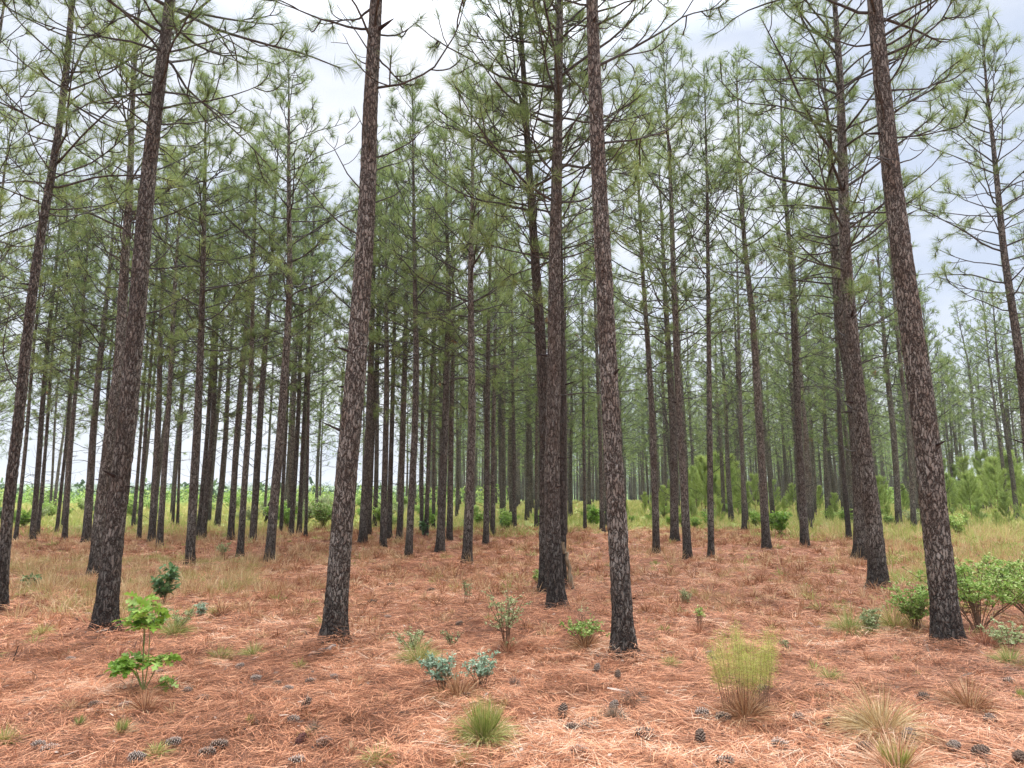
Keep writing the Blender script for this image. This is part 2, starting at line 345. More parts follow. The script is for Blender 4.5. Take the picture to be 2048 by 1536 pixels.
def axis_fn(way, Y, H, base):
    """way: [(px,py)...] from the base up; gives centre line x(z), y(z) relative to the base, extended upright"""
    pts = [at(px, py, Y) for px, py in way]; zs = [0.0]; xs = [0.0]
    for p in pts[1:]:
        z = p[2] - base[2]
        if z > zs[-1] + 0.05: zs.append(z); xs.append(p[0] - base[0])
    if len(zs) > 1:
        sl = (xs[-1] - xs[-2 if zs[-1] - zs[-2] > 1.0 else 0]) / max(zs[-1] - zs[-2 if zs[-1] - zs[-2] > 1.0 else 0], 0.5)
    else: sl = RS.normal(0, 0.008)
    z0, x0 = zs[-1], xs[-1]; 
    for k in range(1, 7):
        z1 = z0 + (H + 0.5 - z0) * k / 6
        if z1 > zs[-1] + 0.05: x0 += sl * (z1 - zs[-1]); zs.append(z1); xs.append(x0); sl *= 0.75
    ph = RS.rand() * 6; lean = RS.normal(0, 0.006)
    zs_ = np.array(zs); xs_ = np.array(xs)
    zz = np.linspace(0, H + 0.5, 60); xx = np.interp(zz, zs_, xs_); k = np.ones(7) / 7
    xx = np.convolve(np.pad(xx, 3, mode='reflect', reflect_type='odd'), k, 'valid')
    def f(z):
        z = np.asarray(z, float)
        return np.interp(z, zz, xx), lean * z + 0.03 * np.sin(z * 0.8 + ph) - 0.03 * sin(ph)
    return f
def trunk_mesh(ax, r0, H, near, seed, mats, flare=0.35):
    rs = np.random.RandomState(seed)
    if near: n = 72; zs = np.concatenate([np.arange(-0.12, 0.4, 0.014), np.arange(0.4, 8.2, 0.022), np.arange(8.2, H, 0.12)])
    else: n = 14; zs = np.concatenate([np.linspace(-0.12, 0.6, 8), np.linspace(0.75, H, 42)])
    th = np.linspace(0, 2 * pi, n, endpoint=False)
    Zg, Tg = np.meshgrid(zs, th, indexing='ij')
    zc = np.clip(Zg, 0, H)
    R = r0 * (1 - (zc / H) ** 1.7) + 0.008
    lob = 1 + 0.30 * np.cos(Tg * 3 + rs.rand() * 6) + 0.25 * np.cos(Tg * 5 + rs.rand() * 6)
    R = R * (1 + flare * np.exp(-zc / 0.14) * lob + 0.12 * np.exp(-zc / 0.6))
    R = R * (1 + 0.03 * np.sin(Tg * 2 + Zg * 0.9 + rs.rand() * 6) + 0.02 * np.sin(Zg * 3.1 + Tg + rs.rand() * 6))
    at_ = {}
    if near:
        nu = max(9, int(2 * pi * r0 / 0.036)); u = Tg / (2 * pi) * nu; v = (Zg + 0.2) / 0.13
        u = (u + 0.45 * np.sin(Zg * 9 + Tg * 2) + 0.28 * np.sin(Zg * 31 + Tg * 5) + 0.15 * np.sin(Zg * 67 + Tg * 9)) % nu
        v = v + 0.3 * np.sin(Tg * 7 + Zg * 3)
        f1, f2, c = worley(u, np.maximum(v, 0.01), nu, seed)
        pl = smooth(0.0, 0.22, f2 - f1)
        f1b, f2b, cb = worley((u * 2.0) % (nu * 2), np.maximum(v * 2.2, 0.01), nu * 2, seed + 5)
        fine = smooth(0.0, 0.3, f2b - f1b) * 0.35 + cb * 0.5
        fade = 1 - 0.55 * smooth(1.0, 7.0, Zg)
        R = R + fade * (0.010 * (pl - 0.5) + 0.009 * (c - 0.5) * pl + 0.005 * (fine - 0.4) * pl)
        at_ = {'plate': (pl * (0.75 + 0.25 * fine) * (0.7 + 0.6 * c)).ravel()}
    else:
        R = R * (1 + 0.05 * (rs.rand(*R.shape) - 0.5))
    x, y = ax(zc)
    V = np.stack([x + R * np.cos(Tg), y + R * np.sin(Tg), Zg], -1).reshape(-1, 3)
    i = np.arange(len(zs) * n).reshape(len(zs), n); a = i[:-1]; b = np.roll(i, -1, 1)[:-1]; c2 = np.roll(i, -1, 1)[1:]; d = i[1:]
    Fq = np.stack([a, b, c2, d], -1).reshape(-1, 4)
    mi = np.zeros(len(Fq), int)
    # dead stubs and knots
    ns = 26 if near else 9
    z = rs.uniform(0.9, min(H * 0.7, 8), ns); az = rs.rand(ns) * 2 * pi
    rr = r0 * (1 - (z / H) ** 1.7); cx, cy = ax(z); d0 = np.stack([np.cos(az), np.sin(az), rs.uniform(-0.1, 0.5, ns)], -1)
    o = np.stack([cx, cy, z], -1) + d0 * (rr * 0.72)[:, None]
    Ls = np.where(rs.rand(ns) < 0.25, rs.uniform(0.06, 0.22, ns), rs.uniform(0.0, 0.018, ns)) + rr * 0.3
    tt = np.linspace(0, 1, 4); Pp = o[:, None] + d0[:, None] * (Ls[:, None] * tt)[..., None]
    rad = (rs.uniform(0.008, 0.02, ns)[:, None]) * np.array([1.6, 1.1, 0.8, 0.25])
    Vs, Fs = tubes(Pp, rad, 6)
    Fq = np.concatenate([Fq, Fs + len(V)]); mi = np.concatenate([mi, np.ones(len(Fs), int)])
    if at_: at_['plate'] = np.concatenate([at_['plate'], np.ones(len(Vs))])
    return new_mesh('trunk', np.concatenate([V, Vs]), [Fq], mats, mi, at_)

H0, ZB0 = 12.0, 5.0
def hook(rs, p, d, L, side, K=6):
    """a pine branchlet: leaves the limb, sags, then turns up at its end"""
    pts = [p]; dd = d.copy(); curl = rs.uniform(0.3, 1.45)
    for k in range(1, K):
        f = k / (K - 1)
        dd = dd + np.array([0, 0, (-0.45 + curl * 1.5 * f)]) * 0.55 + rs.normal(0, 0.12, 3); dd = dd / np.linalg.norm(dd)
        pts.append(pts[-1] + dd * L / (K - 1))
    return np.array(pts), dd
def limb(rs, p0, d0, L, up, K=9, wob=0.10):
    pts = [p0]; d = d0 / np.linalg.norm(d0)
    for k in range(1, K):
        d = d + np.array([0, 0, up / K * 1.2]) + rs.normal(0, wob, 3); d = d / np.linalg.norm(d)
        pts.append(pts[-1] + d * L / (K - 1))
    return np.array(pts)
def dress(rs, P, L, tw, tuft, rz, dens=1.0, start=0.3, r0=0.012):
    """branchlets with tufts along limb polyline P"""
    K = len(P); nt_ = max(2, int(L * 4.2 * dens * rs.uniform(0.8, 1.2)))
    for s in np.sort(rs.uniform(start, 1.0, nt_)):
        i = min(int(s * (K - 1)), K - 2); f = s * (K - 1) - i; p = P[i] * (1 - f) + P[i + 1] * f
        t = P[i + 1] - P[i]; t = t / np.linalg.norm(t); sd_ = np.cross(t, [0, 0, 1.0]); sd_ = sd_ / (np.linalg.norm(sd_) + 1e-6)
        sg = rs.choice([-1, 1]); d = t * rs.uniform(0.3, 0.9) + sd_ * sg * rs.uniform(0.3, 1.0) + np.array([0, 0, rs.uniform(-0.5, 0.35)])
        d = d / np.linalg.norm(d); Lt = rs.uniform(0.22, 0.62) * (0.6 + 0.4 * min(L / 2, 1)) * (1.25 - 0.5 * s)
        pts, de = hook(rs, p, d, Lt, sg); tw.append((pts, r0 * 0.72, rz))
        tuft.append((pts[-1], de, rz))
        if rs.rand() < 0.35:
            q_ = pts[3]; d2 = de + rs.normal(0, 0.5, 3); d2 = d2 / np.linalg.norm(d2)
            p2, de2 = hook(rs, q_, d2, Lt * 0.5, sg); tw.append((p2, r0 * 0.6, rz)); tuft.append((p2[-1], de2, rz))
    e = P[-1] - P[-2]; tuft.append((P[-1], e / np.linalg.norm(e), rz))
def crown_template(seed, Lmax=2.3):
    rs = np.random.RandomState(seed); limbs = []; tw = []; tuft = []
    z = ZB0; 
    while z < H0 - 0.15:
        t = (z - ZB0) / (H0 - ZB0); n = rs.randint(2, 5) if t < 0.85 else 3
        a0 = rs.rand() * 6.28
        for k in range(n):
            az = a0 + k * 2 * pi / n + rs.normal(0, 0.35)
            L = 1.12 * Lmax * (0.55 + 0.45 * min(t / 0.25, 1)) * (1 - 0.80 * max(0, (t - 0.25) / 0.75) ** 1.1) * rs.uniform(0.55, 1.15)
            el = radians(6 + 42 * t + rs.normal(0, 9)); rz = z + rs.uniform(-0.12, 0.12)
            d = np.array([cos(az) * cos(el), sin(az) * cos(el), sin(el)])
            P = limb(rs, np.array([0, 0, rz]), d, L, rs.uniform(0.1, 0.9))
            limbs.append((P, 0.007 + 0.0072 * L, rz)); dress(rs, P, L, tw, tuft, rz, dens=0.62 + 0.6 * t, start=0.42 - 0.22 * t)
        z += rs.uniform(0.30, 0.46) * (1 - 0.35 * t)
    d = np.array([0.02, 0, 1.0]); tuft.append((np.array([0, 0, H0]), d, H0)); 
    for _ in range(3): tuft.append((np.array([0, 0, H0 - 0.15 * (_ + 1)]), norm(rs.normal(0, 0.5, 3) + [0, 0, 1]), H0 - 0.2))
    dead = []
    for k in range(10):                                        # bare dead limbs under the crown
        zz = ZB0 - rs.uniform(0.1, 2.6); az = rs.rand() * 6.28; L = rs.uniform(0.4, 1.5); el = radians(rs.uniform(-5, 30))
        P = limb(rs, np.array([0, 0, zz]), np.array([cos(az) * cos(el), sin(az) * cos(el), sin(el)]), L, rs.uniform(-0.3, 0.8), wob=0.14)
        dead.append((P, 0.007 + 0.004 * L, zz))
        for s in (4, 6):
            if rs.rand() < 0.6:
                dd = norm(P[s] - P[s - 1] + rs.normal(0, 0.6, 3)); pts, _ = hook(rs, P[s], dd, rs.uniform(0.15, 0.4), 1); tw.append((pts, 0.004, zz))
    limbs += dead
    return dict(LP=np.array([l[0] for l in limbs]), LR=np.array([l[1] for l in limbs]), LZ=np.array([l[2] for l in limbs]),
                TP=np.array([l[0] for l in tw]), TR=np.array([l[1] for l in tw]), TZ=np.array([l[2] for l in tw]),
                UP=np.array([u[0] for u in tuft]), UD=np.array([u[1] for u in tuft]), UZ=np.array([u[2] for u in tuft]))
TPL = [crown_template(100 + i, 2.1 + 0.09 * (i % 5)) for i in range(12)]
def tuft_blades(P, D, n, Ln, W, K=2):
    m = len(P); D = norm(D)
    o = np.repeat(P, n, 0); d = np.repeat(D, n, 0)
    s = RS.rand(m * n) ** 0.7
    rnd = norm(RS.normal(0, 1, (m * n, 3))); perp = norm(rnd - (rnd * d).sum(1, keepdims=True) * d)
    ang = np.clip(RS.normal(0.78, 0.36, m * n) + (0.5 - s) * 0.6, 0.03, 2.1)
    dd = d * np.cos(ang)[:, None] + perp * np.sin(ang)[:, None]
    o = o - d * ((1 - s) * 0.13)[:, None]
    L = Ln * RS.uniform(0.7, 1.12, m * n) * np.repeat(RS.uniform(0.8, 1.1, m), n)
    V, Fc = blades(o, dd, L, W, 0.16, K)
    tr = np.repeat(RS.rand(m), n); r = np.clip(0.45 * tr + 0.55 * RS.rand(m * n) * 0.98, 0, 1)
    return V, Fc, np.repeat(r, K - 1)
def crown_mesh(ti, ax, H, zb, rad, rz, nn, W, r0, Ln=0.225, custom=(), keep=1.0, twn=3, K=2, brown=0):
    T = TPL[ti]; kz = (H - zb) / (H0 - ZB0); c, s = cos(rz), sin(rz)
    def tf(P, Zr):
        z_r = zb + (Zr - ZB0) * kz
        x, y = ax(z_r); sh = Zr.reshape(-1, *([1] * (P.ndim - 2)))
        px = rad * (P[..., 0] * c - P[..., 1] * s) + x.reshape(sh.shape); py = rad * (P[..., 0] * s + P[..., 1] * c) + y.reshape(sh.shape)
        pz = z_r.reshape(sh.shape) + (P[..., 2] - sh) * rad
        return np.stack([px, py, pz], -1)
    mb = MB(); LP = tf(T['LP'], T['LZ']); TP = tf(T['TP'], T['TZ'])
    if keep < 1: m = RS.rand(len(TP)) < keep; TP = TP[m]; TR = T['TR'][m]
    else: TR = T['TR']
    rs_ = (r0 / 0.1)
    rr = T['LR'][:, None] * np.linspace(1, 0.28, LP.shape[1])[None] * min(1.15, max(0.7, rs_))
    V, Fc = tubes(LP, rr, 5 if nn > 25 else 4); mb.add(V, Fc, 0)
    V, Fc = tubes(TP, TR[:, None] * np.linspace(1, 0.75, TP.shape[1])[None] * 1.0, twn); mb.add(V, Fc, 0)
    UP = tf(T['UP'][:, None], T['UZ'])[:, 0]; UD = T['UD'].copy(); UD = np.stack([UD[:, 0] * c - UD[:, 1] * s, UD[:, 0] * s + UD[:, 1] * c, UD[:, 2]], -1)
    if keep < 1: m = RS.rand(len(UP)) < keep; UP = UP[m]; UD = UD[m]
    for P, L, r_ in custom:                                     # limbs seen one by one in the photo
        tw = []; tf_ = []; rs = np.random.RandomState(int(abs(P[0, 2] * 1000)) % 9999)
        dress(rs, P, L, tw, tf_, 0, 1.0, 0.25)
        V, Fc = tubes(P[None], (r_ * np.linspace(1, 0.3, len(P)))[None], 6); mb.add(V, Fc, 0)
        V, Fc = tubes(np.array([a[0] for a in tw]), np.array([a[1] for a in tw])[:, None] * np.ones((1, 6)), 4); mb.add(V, Fc, 0)
        UP = np.concatenate([UP, np.array([a[0] for a in tf_])]); UD = np.concatenate([UD, np.array([a[1] for a in tf_])])
    V, Fc, r = tuft_blades(UP, UD, nn, Ln, W, K); mb.add(V, Fc, 1, r)
    if brown:
        i = RS.randint(0, len(UP), brown)
        V, Fc, r = tuft_blades(UP[i] - [0, 0, 0.1], -UD[i], 40, Ln * 0.9, W * 1.1); mb.add(V, Fc, 2, r)
    return mb.mesh('crown', [M_LIMB, M_NEED, M_BROWNN])

PINES = 'planted pines of the open stand'
TREE_XY = []
def pine(way, wpx, label, tip=None, H=None, zb=None, near=False, mats=None, rad=1.0, custom_px=(), wz=1.0, flare=0.5, brown=0, keep=1.0):
    b = G(*way[0]); Y = b[1]
    if tip is not None: H = at(tip[0], tip[1], Y)[2] - b[2]; way = list(way) + [tip]
    if H is None: H = RS.uniform(11.6, 13.4)
    if zb is None: zb = (RS.uniform(4.4, 5.4) if Y < 17.5 else RS.uniform(3.5, 4.4)) * H / 12.3
    ax = axis_fn(way, Y, H, b)
    if Y < 16: TREE_XY.append((b[0], b[1]))
    dc = Y * cos(PITCH) + (b[2] + wz - CAMZ) * sin(PITCH); uo = (way[0][0] - CX) / F
    r0 = 0.5 * wpx * dc / F / (1 - (wz / H) ** 1.7) / 1.03 / math.sqrt(1 + uo * uo) - (0.008 if near else 0.006)
    seed = int(way[0][0] * 7 + way[0][1])
    root = thing('pine_tree', label, 'pine tree', tuple(b), PINES)
    mt = mats or ([M_BARKN, M_KNOT] if near else [M_BARK, M_KNOT])
    link('trunk', trunk_mesh(ax, r0, H, near, seed, mt, flare), root)
    cust = []
    for pl, dep, r_ in custom_px:
        pts = np.array([at(x, y, Y + d_) for (x, y), d_ in zip(pl, dep)]) - b
        zc_ = pts[0, 2]; cx_, cy_ = ax(zc_); pts = np.vstack([[float(cx_), float(cy_), zc_], pts]); tt = np.linspace(0, len(pts) - 1, 14); P = np.stack([np.interp(tt, np.arange(len(pts)), pts[:, k]) for k in range(3)], -1)
        L = np.linalg.norm(np.diff(P, axis=0), axis=1).sum(); cust.append((P, L, r_))
    d = Y
    if d < 11: nn, W, K, twn = 50, 0.0038, 3, 5
    elif d < 17: nn, W, K, twn = 40, 0.0066, 2, 4
    else: nn, W, K, twn = 22, 0.0105, 2, 3
    link('crown', crown_mesh(seed % 12, ax, H, zb, rad, RS.rand() * 6.28, nn, W, r0, custom=cust, K=K, twn=twn, brown=brown, keep=keep), root)
    return root

S = [M_BARKC, M_KNOT]
# front rank
pine([(0, 1224), (16, 1000), (40, 850), (50, 764), (60, 662), (80, 525), (97, 410), (115, 308), (127, 205), (137, 102), (143, 0)], 24,
     'scorched pine whose foot is cut by the left edge of the photo', near=True, mats=S, H=13.2, zb=5.0, rad=1.05,
     custom_px=[([(130, 180), (170, 90), (230, 40), (300, 18)], (0, .2, .4, .5), 0.022), ([(112, 330), (170, 265), (240, 200), (310, 150)], (0, -.2, -.3, -.4), 0.02), ([(118, 375), (200, 352), (300, 350), (345, 362)], (0, .1, .2, .4), 0.02)])
pine([(207, 1262), (220, 1157), (234, 1000), (249, 935), (257, 832), (272, 730), (280, 627), (287, 525), (297, 410), (304, 308), (315, 205), (329, 102), (340, 0)], 43,
     'thick black-footed pine in the front rank behind the bright oak seedling', near=True, mats=S, H=12.8, zb=6.1,
     custom_px=[([(352, 20), (440, 62), (530, 88), (610, 108), (680, 136)], (0, -.2, -.35, -.4, -.4), 0.024),
                ([(340, 122), (375, 180), (440, 235), (500, 290), (545, 340)], (0, .2, .4, .5, .6), 0.020),
                ([(335, 185), (380, 190), (440, 225), (490, 260)], (0, -.2, -.3, -.5), 0.016),
                ([(300, 188), (240, 192), (180, 205), (135, 232)], (0, -.2, -.3, -.4), 0.018)])
pine([(190, 1155), (205, 1000), (223, 850), (228, 800), (238, 730), (241, 627), (244, 525), (254, 410), (259, 308), (263, 205), (269, 102), (274, 0)], 27,
     'grey-barked pine half hidden close behind the thick black-footed pine', near=True, H=12.6, zb=5.2)
pine([(668, 1287), (673, 1192), (682, 1094), (689, 996), (699, 899), (705, 832), (713, 730), (719, 627), (726, 525), (734, 410), (735, 308), (740, 205), (746, 102), (752, 0)], 44,
     'tall front-rank pine left of centre with a grey wood slab at its foot', near=True, H=13.2, zb=6.7,
     custom_px=[([(758, 175), (805, 168), (865, 140), (915, 62), (930, 0)], (0, -.1, -.2, -.3, -.3), 0.017)])
pine([(1113, 1217), (1106, 1100), (1103, 1000), (1105, 850), (1109, 700), (1108, 580), (1113, 380), (1117, 200), (1120, 60)], 31,
     'dark pine at the centre, nearest of three trunks standing together', near=True, mats=S, H=12.4, zb=4.9)
pine([(1091, 1184), (1091, 1000), (1090, 850), (1085, 740), (1074, 580), (1062, 400), (1053, 250), (1042, 60)], 24,
     'pine just behind the centre dark pine whose top bends away to the left', near=True, mats=S, H=12.0, zb=4.7)
pine([(1123, 1177), (1124, 1000), (1126, 800), (1122, 600)], 17, 'slender pine mostly hidden behind the centre trio, with the bare pole against it', H=11.3, mats=S)
pine([(1248, 1307), (1246, 1209), (1243, 1145), (1238, 1094), (1232, 996), (1227, 899), (1223, 832), (1219, 730), (1215, 627), (1207, 525), (1203, 410), (1197, 308), (1192, 205), (1187, 102), (1186, 0)], 39,
     'tall flaky-barked pine right of centre, closest trunk to the camera', near=True, H=13.4, zb=6.9,
     custom_px=[([(1192, 50), (1235, 30), (1290, -20)], (0, -.1, -.3), 0.02), ([(1200, 130), (1250, 105), (1330, 60), (1370, 30), (1440, 15)], (0, .2, .4, .5, .6), 0.020), ([(1213, 285), (1270, 280), (1330, 262), (1375, 225)], (0, .1, .3, .5), 0.015)])
pine([(1758, 1174), (1750, 1078), (1738, 987), (1728, 918), (1722, 854), (1712, 744), (1703, 635), (1693, 525), (1690, 438), (1686, 329), (1681, 219), (1676, 110), (1668, 0)], 34,
     'reddish brown pine in the second rank left of the rightmost big trunk', near=True, H=12.6, zb=5.0,
     custom_px=[([(1680, 165), (1600, 155), (1540, 160), (1490, 158)], (0, -.2, -.3, -.4), 0.018), ([(1675, 255), (1620, 230), (1560, 212), (1480, 205), (1430, 150)], (0, -.2, -.4, -.5, -.5), 0.02)])
pine([(1722, 1117), (1720, 1000), (1713, 900), (1704, 800), (1680, 640), (1674, 525), (1668, 420)], 27, 'pine standing right behind the reddish brown second-rank pine', near=True, H=12.5)
pine([(1896, 1290), (1893, 1256), (1880, 1146), (1870, 1036), (1855, 963), (1845, 854), (1833, 744), (1817, 635), (1805, 525), (1793, 438), (1784, 329), (1773, 219), (1761, 110), (1753, 0)], 55,
     'broad pine with large loose bark plates, thickest trunk on the right', near=True, H=13.3, zb=6.8,
     custom_px=[([(1778, 108), (1830, 85), (1880, 45), (1912, -10)], (0, -.1, -.2, -.3), 0.02), ([(1786, 180), (1850, 178), (1900, 150)], (0, .2, .3), 0.015), ([(1798, 275), (1850, 270), (1910, 255)], (0, -.2, -.4), 0.015)])
pine([(2092, 1130), (2060, 960), (2036, 744), (2021, 635), (2004, 525), (1997, 438), (1985, 329), (1978, 270), (1963, 182), (1958, 100), (1952, 20)], 24,
     'pine leaning in from the right edge with a crook in its upper stem', near=True, H=12.3, zb=4.9,
     custom_px=[([(2000, 425), (1960, 470), (1900, 468)], (0, .1, .2), 0.012)])
pine([(-150, 1165), (-100, 760), (-60, 480)], 24, 'pine out past the left edge whose green boughs reach into the frame', H=12.2, zb=3.6, rad=1.15)
pine([(-70, 1100), (-40, 800)], 18, 'second pine past the left edge, its low boughs behind the scorched one', H=12.0, zb=3.4, rad=1.1)
# second and third ranks: base, waypoints, width, tip, label
MID = [
 ([(31, 1081), (52, 850)], 9, None, 'thin pine close to the right of the scorched left-edge pine'),
 ([(64, 1078), (83, 850), (92, 740)], 13, None, 'dark slim pine, second trunk in from the left edge behind the tall tan grass'),
 ([(75, 1071), (88, 900)], 8, None, 'faint thin pine touching the dark slim pine near the left edge'),
 ([(83, 1031), (93, 850)], 6, None, 'very thin far pine at the far left before the green field'),
 ([(99, 1034), (110, 850)], 6, None, 'very thin far pine just right of another by the left field'),
 ([(113, 1071), (132, 865), (141, 750)], 8, None, 'narrow dark pine at the left, left one of a near-touching pair'),
 ([(129, 1081), (147, 850), (158, 700)], 11, None, 'brown pine at the left, right one of a near-touching pair'),
 ([(125, 1056), (136, 900)], 7, None, 'thin pine glimpsed behind the near-touching pair at left'),
 ([(172, 1084), (188, 874), (204, 700)], 18, None, 'dark wide-footed pine left of the grey-barked pine'),
 ([(205, 1062), (213, 900)], 8, None, 'thin pine peeping out left of the grey-barked trunk'),
 ([(266, 1057), (276, 920)], 8, None, 'thin pale pine just right of the thick black-footed pine'),
 ([(278, 1080), (293, 850), (303, 690)], 9, None, 'narrow dark pine right of the thick black-footed pine'),
 ([(303, 1084), (315, 862), (322, 700)], 15, None, 'grey pine left of a leaning darker one, beyond the oak seedling'),
 ([(319, 1095), (332, 850), (341, 680)], 13, None, 'darker pine overlapping a grey one, beyond the oak seedling'),
 ([(345, 1054), (360, 850)], 6, None, 'hairline far pine, left of two in the gap above the dark green shrub'),
 ([(355, 1055), (363, 850)], 6, None, 'hairline far pine, right of two in the gap above the dark green shrub'),
 ([(379, 1130), (393, 850), (399, 730), (404, 627), (408, 525), (411, 410)], 19, (412, 150), 'black-footed pine with a pointed open crown behind the dark green shrub'),
 ([(396, 1078), (413, 874), (420, 760)], 10, None, 'thin black pine leaning against the view of its grey neighbour'),
 ([(405, 1079), (424, 862), (430, 740)], 13, None, 'grey pine right of the black-footed pine and its thin black neighbour'),
 ([(461, 1080), (476, 850), (488, 700)], 13, None, 'straight dark pine, first of three standing before the open field'),
 ([(480, 1114), (496, 862), (503, 700), (509, 525), (513, 440)], 14, (516, 330), 'brown pine, nearest of three standing before the open field'),
 ([(505, 1085), (520, 862), (530, 720)], 15, None, 'black pine, right one of three standing before the open field'),
 ([(528, 1040), (538, 899), (542, 800)], 6, None, 'hairline far pine beside the leaning dead stem'),
 ([(538, 1126), (561, 850), (568, 730), (576, 627), (579, 525), (577, 400)], 20, (575, 112), 'tall pine whose whole dense crown stands against the bright sky'),
 ([(562, 1066), (567, 935), (574, 780)], 8, None, 'pale thin pine directly behind the pine with the whole crown in the sky'),
 ([(582, 1073), (595, 850), (600, 720)], 11, None, 'scaly dark pine, left of three close trunks with low boughs'),
 ([(598, 1070), (606, 874), (612, 760)], 10, None, 'dark pine in the middle of three close trunks with low boughs'),
 ([(611, 1075), (616, 850), (618, 740)], 7, None, 'thinnest and darkest of three close trunks with low boughs'),
 ([(725, 1089), (738, 850), (742, 700), (745, 600)], 18, None, 'brown pine just right of the tall left-of-centre pine'),
 ([(738, 1071), (747, 870)], 9, None, 'thin pine overlapped by the brown pine right of the tall front pine'),
 ([(766, 1096), (772, 850), (773, 730), (772, 525)], 14, (775, 330), 'straight brown pine overlapping another, centre left'),
 ([(778, 1078), (784, 850), (787, 700)], 11, None, 'pine half hidden by the straight brown pine, centre left'),
 ([(799, 1080), (806, 850), (811, 700), (813, 600)], 13, None, 'dark pine midway between two brown ones, centre left'),
 ([(817, 1114), (825, 950), (830, 850), (832, 730), (829, 525), (827, 380)], 15, (824, 170), 'pale grey slender pine forward of its neighbours, centre left'),
 ([(843, 1065), (845, 850), (847, 740)], 8, None, 'thin pine with a leafy green sprig at its foot'),
 ([(852, 1074), (859, 850), (864, 740)], 9, None, 'thin pine right behind the leafy green sprig'),
 ([(867, 1060), (868, 880)], 7, None, 'far thin pine left of the black-footed leaning pine at centre'),
 ([(880, 1104), (891, 850), (893, 730), (898, 627), (896, 525), (893, 420)], 17, None, 'black-footed pine leaning right, centre left of the clearing'),
 ([(899, 1082), (903, 850), (908, 640), (905, 525)], 12, None, 'pine with an orange scar high on its stem, behind the leaning black-footed one'),
 ([(934, 1127), (944, 850), (943, 730), (942, 627), (941, 525), (946, 376)], 19, (941, 165), 'pine with a forked-looking whorl of limbs, standing forward at centre'),
 ([(972, 1089), (975, 850), (977, 620), (981, 525)], 12, None, 'straight dark pine, first right of the forward centre pine'),
 ([(985, 1075), (987, 850), (990, 700)], 10, None, 'brown pine overlapping the straight dark pine at centre'),
 ([(1007, 1048), (1006, 870), (1009, 700)], 11, None, 'grey far pine left of the centre trio'),
 ([(1029, 1058), (1028, 900), (1026, 780)], 9, None, 'far pine with a mottled stem left of the centre trio'),
 ([(1054, 1043), (1056, 870)], 9, None, 'far pale pine close left of the centre trio'),
 ([(1072, 1056), (1073, 900)], 7, None, 'thin far pine against the left side of the centre trio'),
 ([(1131, 1075), (1131, 900)], 8, None, 'thin pine just right of the centre trio above the bare pole'),
 ([(1170, 1059), (1168, 900)], 7, None, 'thin far pine left of the bright green bush'),
 ([(1205, 1064), (1200, 850), (1192, 650)], 10, None, 'dark thin pine touching the left side of the closest trunk'),
 ([(1313, 1110), (1305, 850), (1298, 720), (1290, 610), (1283, 525), (1276, 380)], 15, (1270, 230), 'slim dark pine, first right of the closest trunk'),
 ([(1349, 1084), (1347, 850), (1338, 700)], 18, None, 'broad grey pine behind a black-footed one, right of centre'),
 ([(1376, 1120), (1361, 850), (1355, 740), (1351, 620), (1346, 525), (1340, 340), (1334, 230)], 17, (1326, 90), 'black-footed pine before the broad grey one, right of centre'),
 ([(1422, 1120), (1421, 850), (1420, 700), (1417, 525), (1415, 300)], 13, (1411, 120), 'upright black-based pine with a pale speckled stem, right of centre'),
 ([(1489, 1062), (1481, 850), (1478, 700), (1474, 560)], 10, None, 'narrow pine among the young bushy pines, right of centre'),
 ([(1533, 1097), (1520, 850), (1512, 720), (1502, 600), (1490, 525), (1482, 400)], 18, (1472, 120), 'strong straight pine left of the yellow-green shrub'),
 ([(1610, 1097), (1598, 850), (1590, 700), (1583, 560), (1574, 440), (1566, 330)], 18, (1556, 90), 'brown pine right of the yellow-green shrub'),
 ([(1621, 1062), (1610, 900), (1600, 740)], 9, None, 'thin pine behind the brown pine by the yellow-green shrub'),
 ([(1698, 1079), (1690, 960), (1681, 850), (1674, 700)], 11, None, 'slim pine burnt black up to above head height'),
 ([(1798, 1056), (1786, 850), (1771, 700), (1763, 600), (1758, 530)], 15, None, 'speckled pine seen between the second-rank pine and the broad plated pine'),
 ([(1828, 1064), (1816, 850), (1805, 750)], 12, None, 'pine whose lower stem is grown round by grass left of the broad plated pine'),
 ([(1965, 1020), (1949, 850), (1942, 740)], 9, (1912, 610), 'dark slim pine above the young pines at the right'),
 ([(1926, 1010), (1919, 850)], 8, None, 'thin far pine right of the broad plated pine'),
 ([(1908, 1014), (1900, 850)], 7, None, 'hairline far pine close right of the broad plated pine'),
 ([(2032, 1022), (2017, 850), (2010, 760)], 15, None, 'smooth grey pine behind the young pines at the right edge'),
 ([(1655, 1042), (1650, 860)], 9, None, 'far grey pine left of the burnt-black slim pine'),
 ([(1740, 1040), (1733, 860)], 9, None, 'far grey pine in the gap right of the second-rank pine'),
]
for way, wp, tip, lab in MID:
    mt = [M_BARKX, M_KNOT] if 'burnt black up' in lab else None
    pine(way, wp * 0.95, lab, tip=tip, mats=mt, wz=1.2, flare=0.38, brown=2 if RS.rand() < 0.3 else 0, rad=RS.uniform(0.85, 1.05) * (1.05 if tip else 1.0))

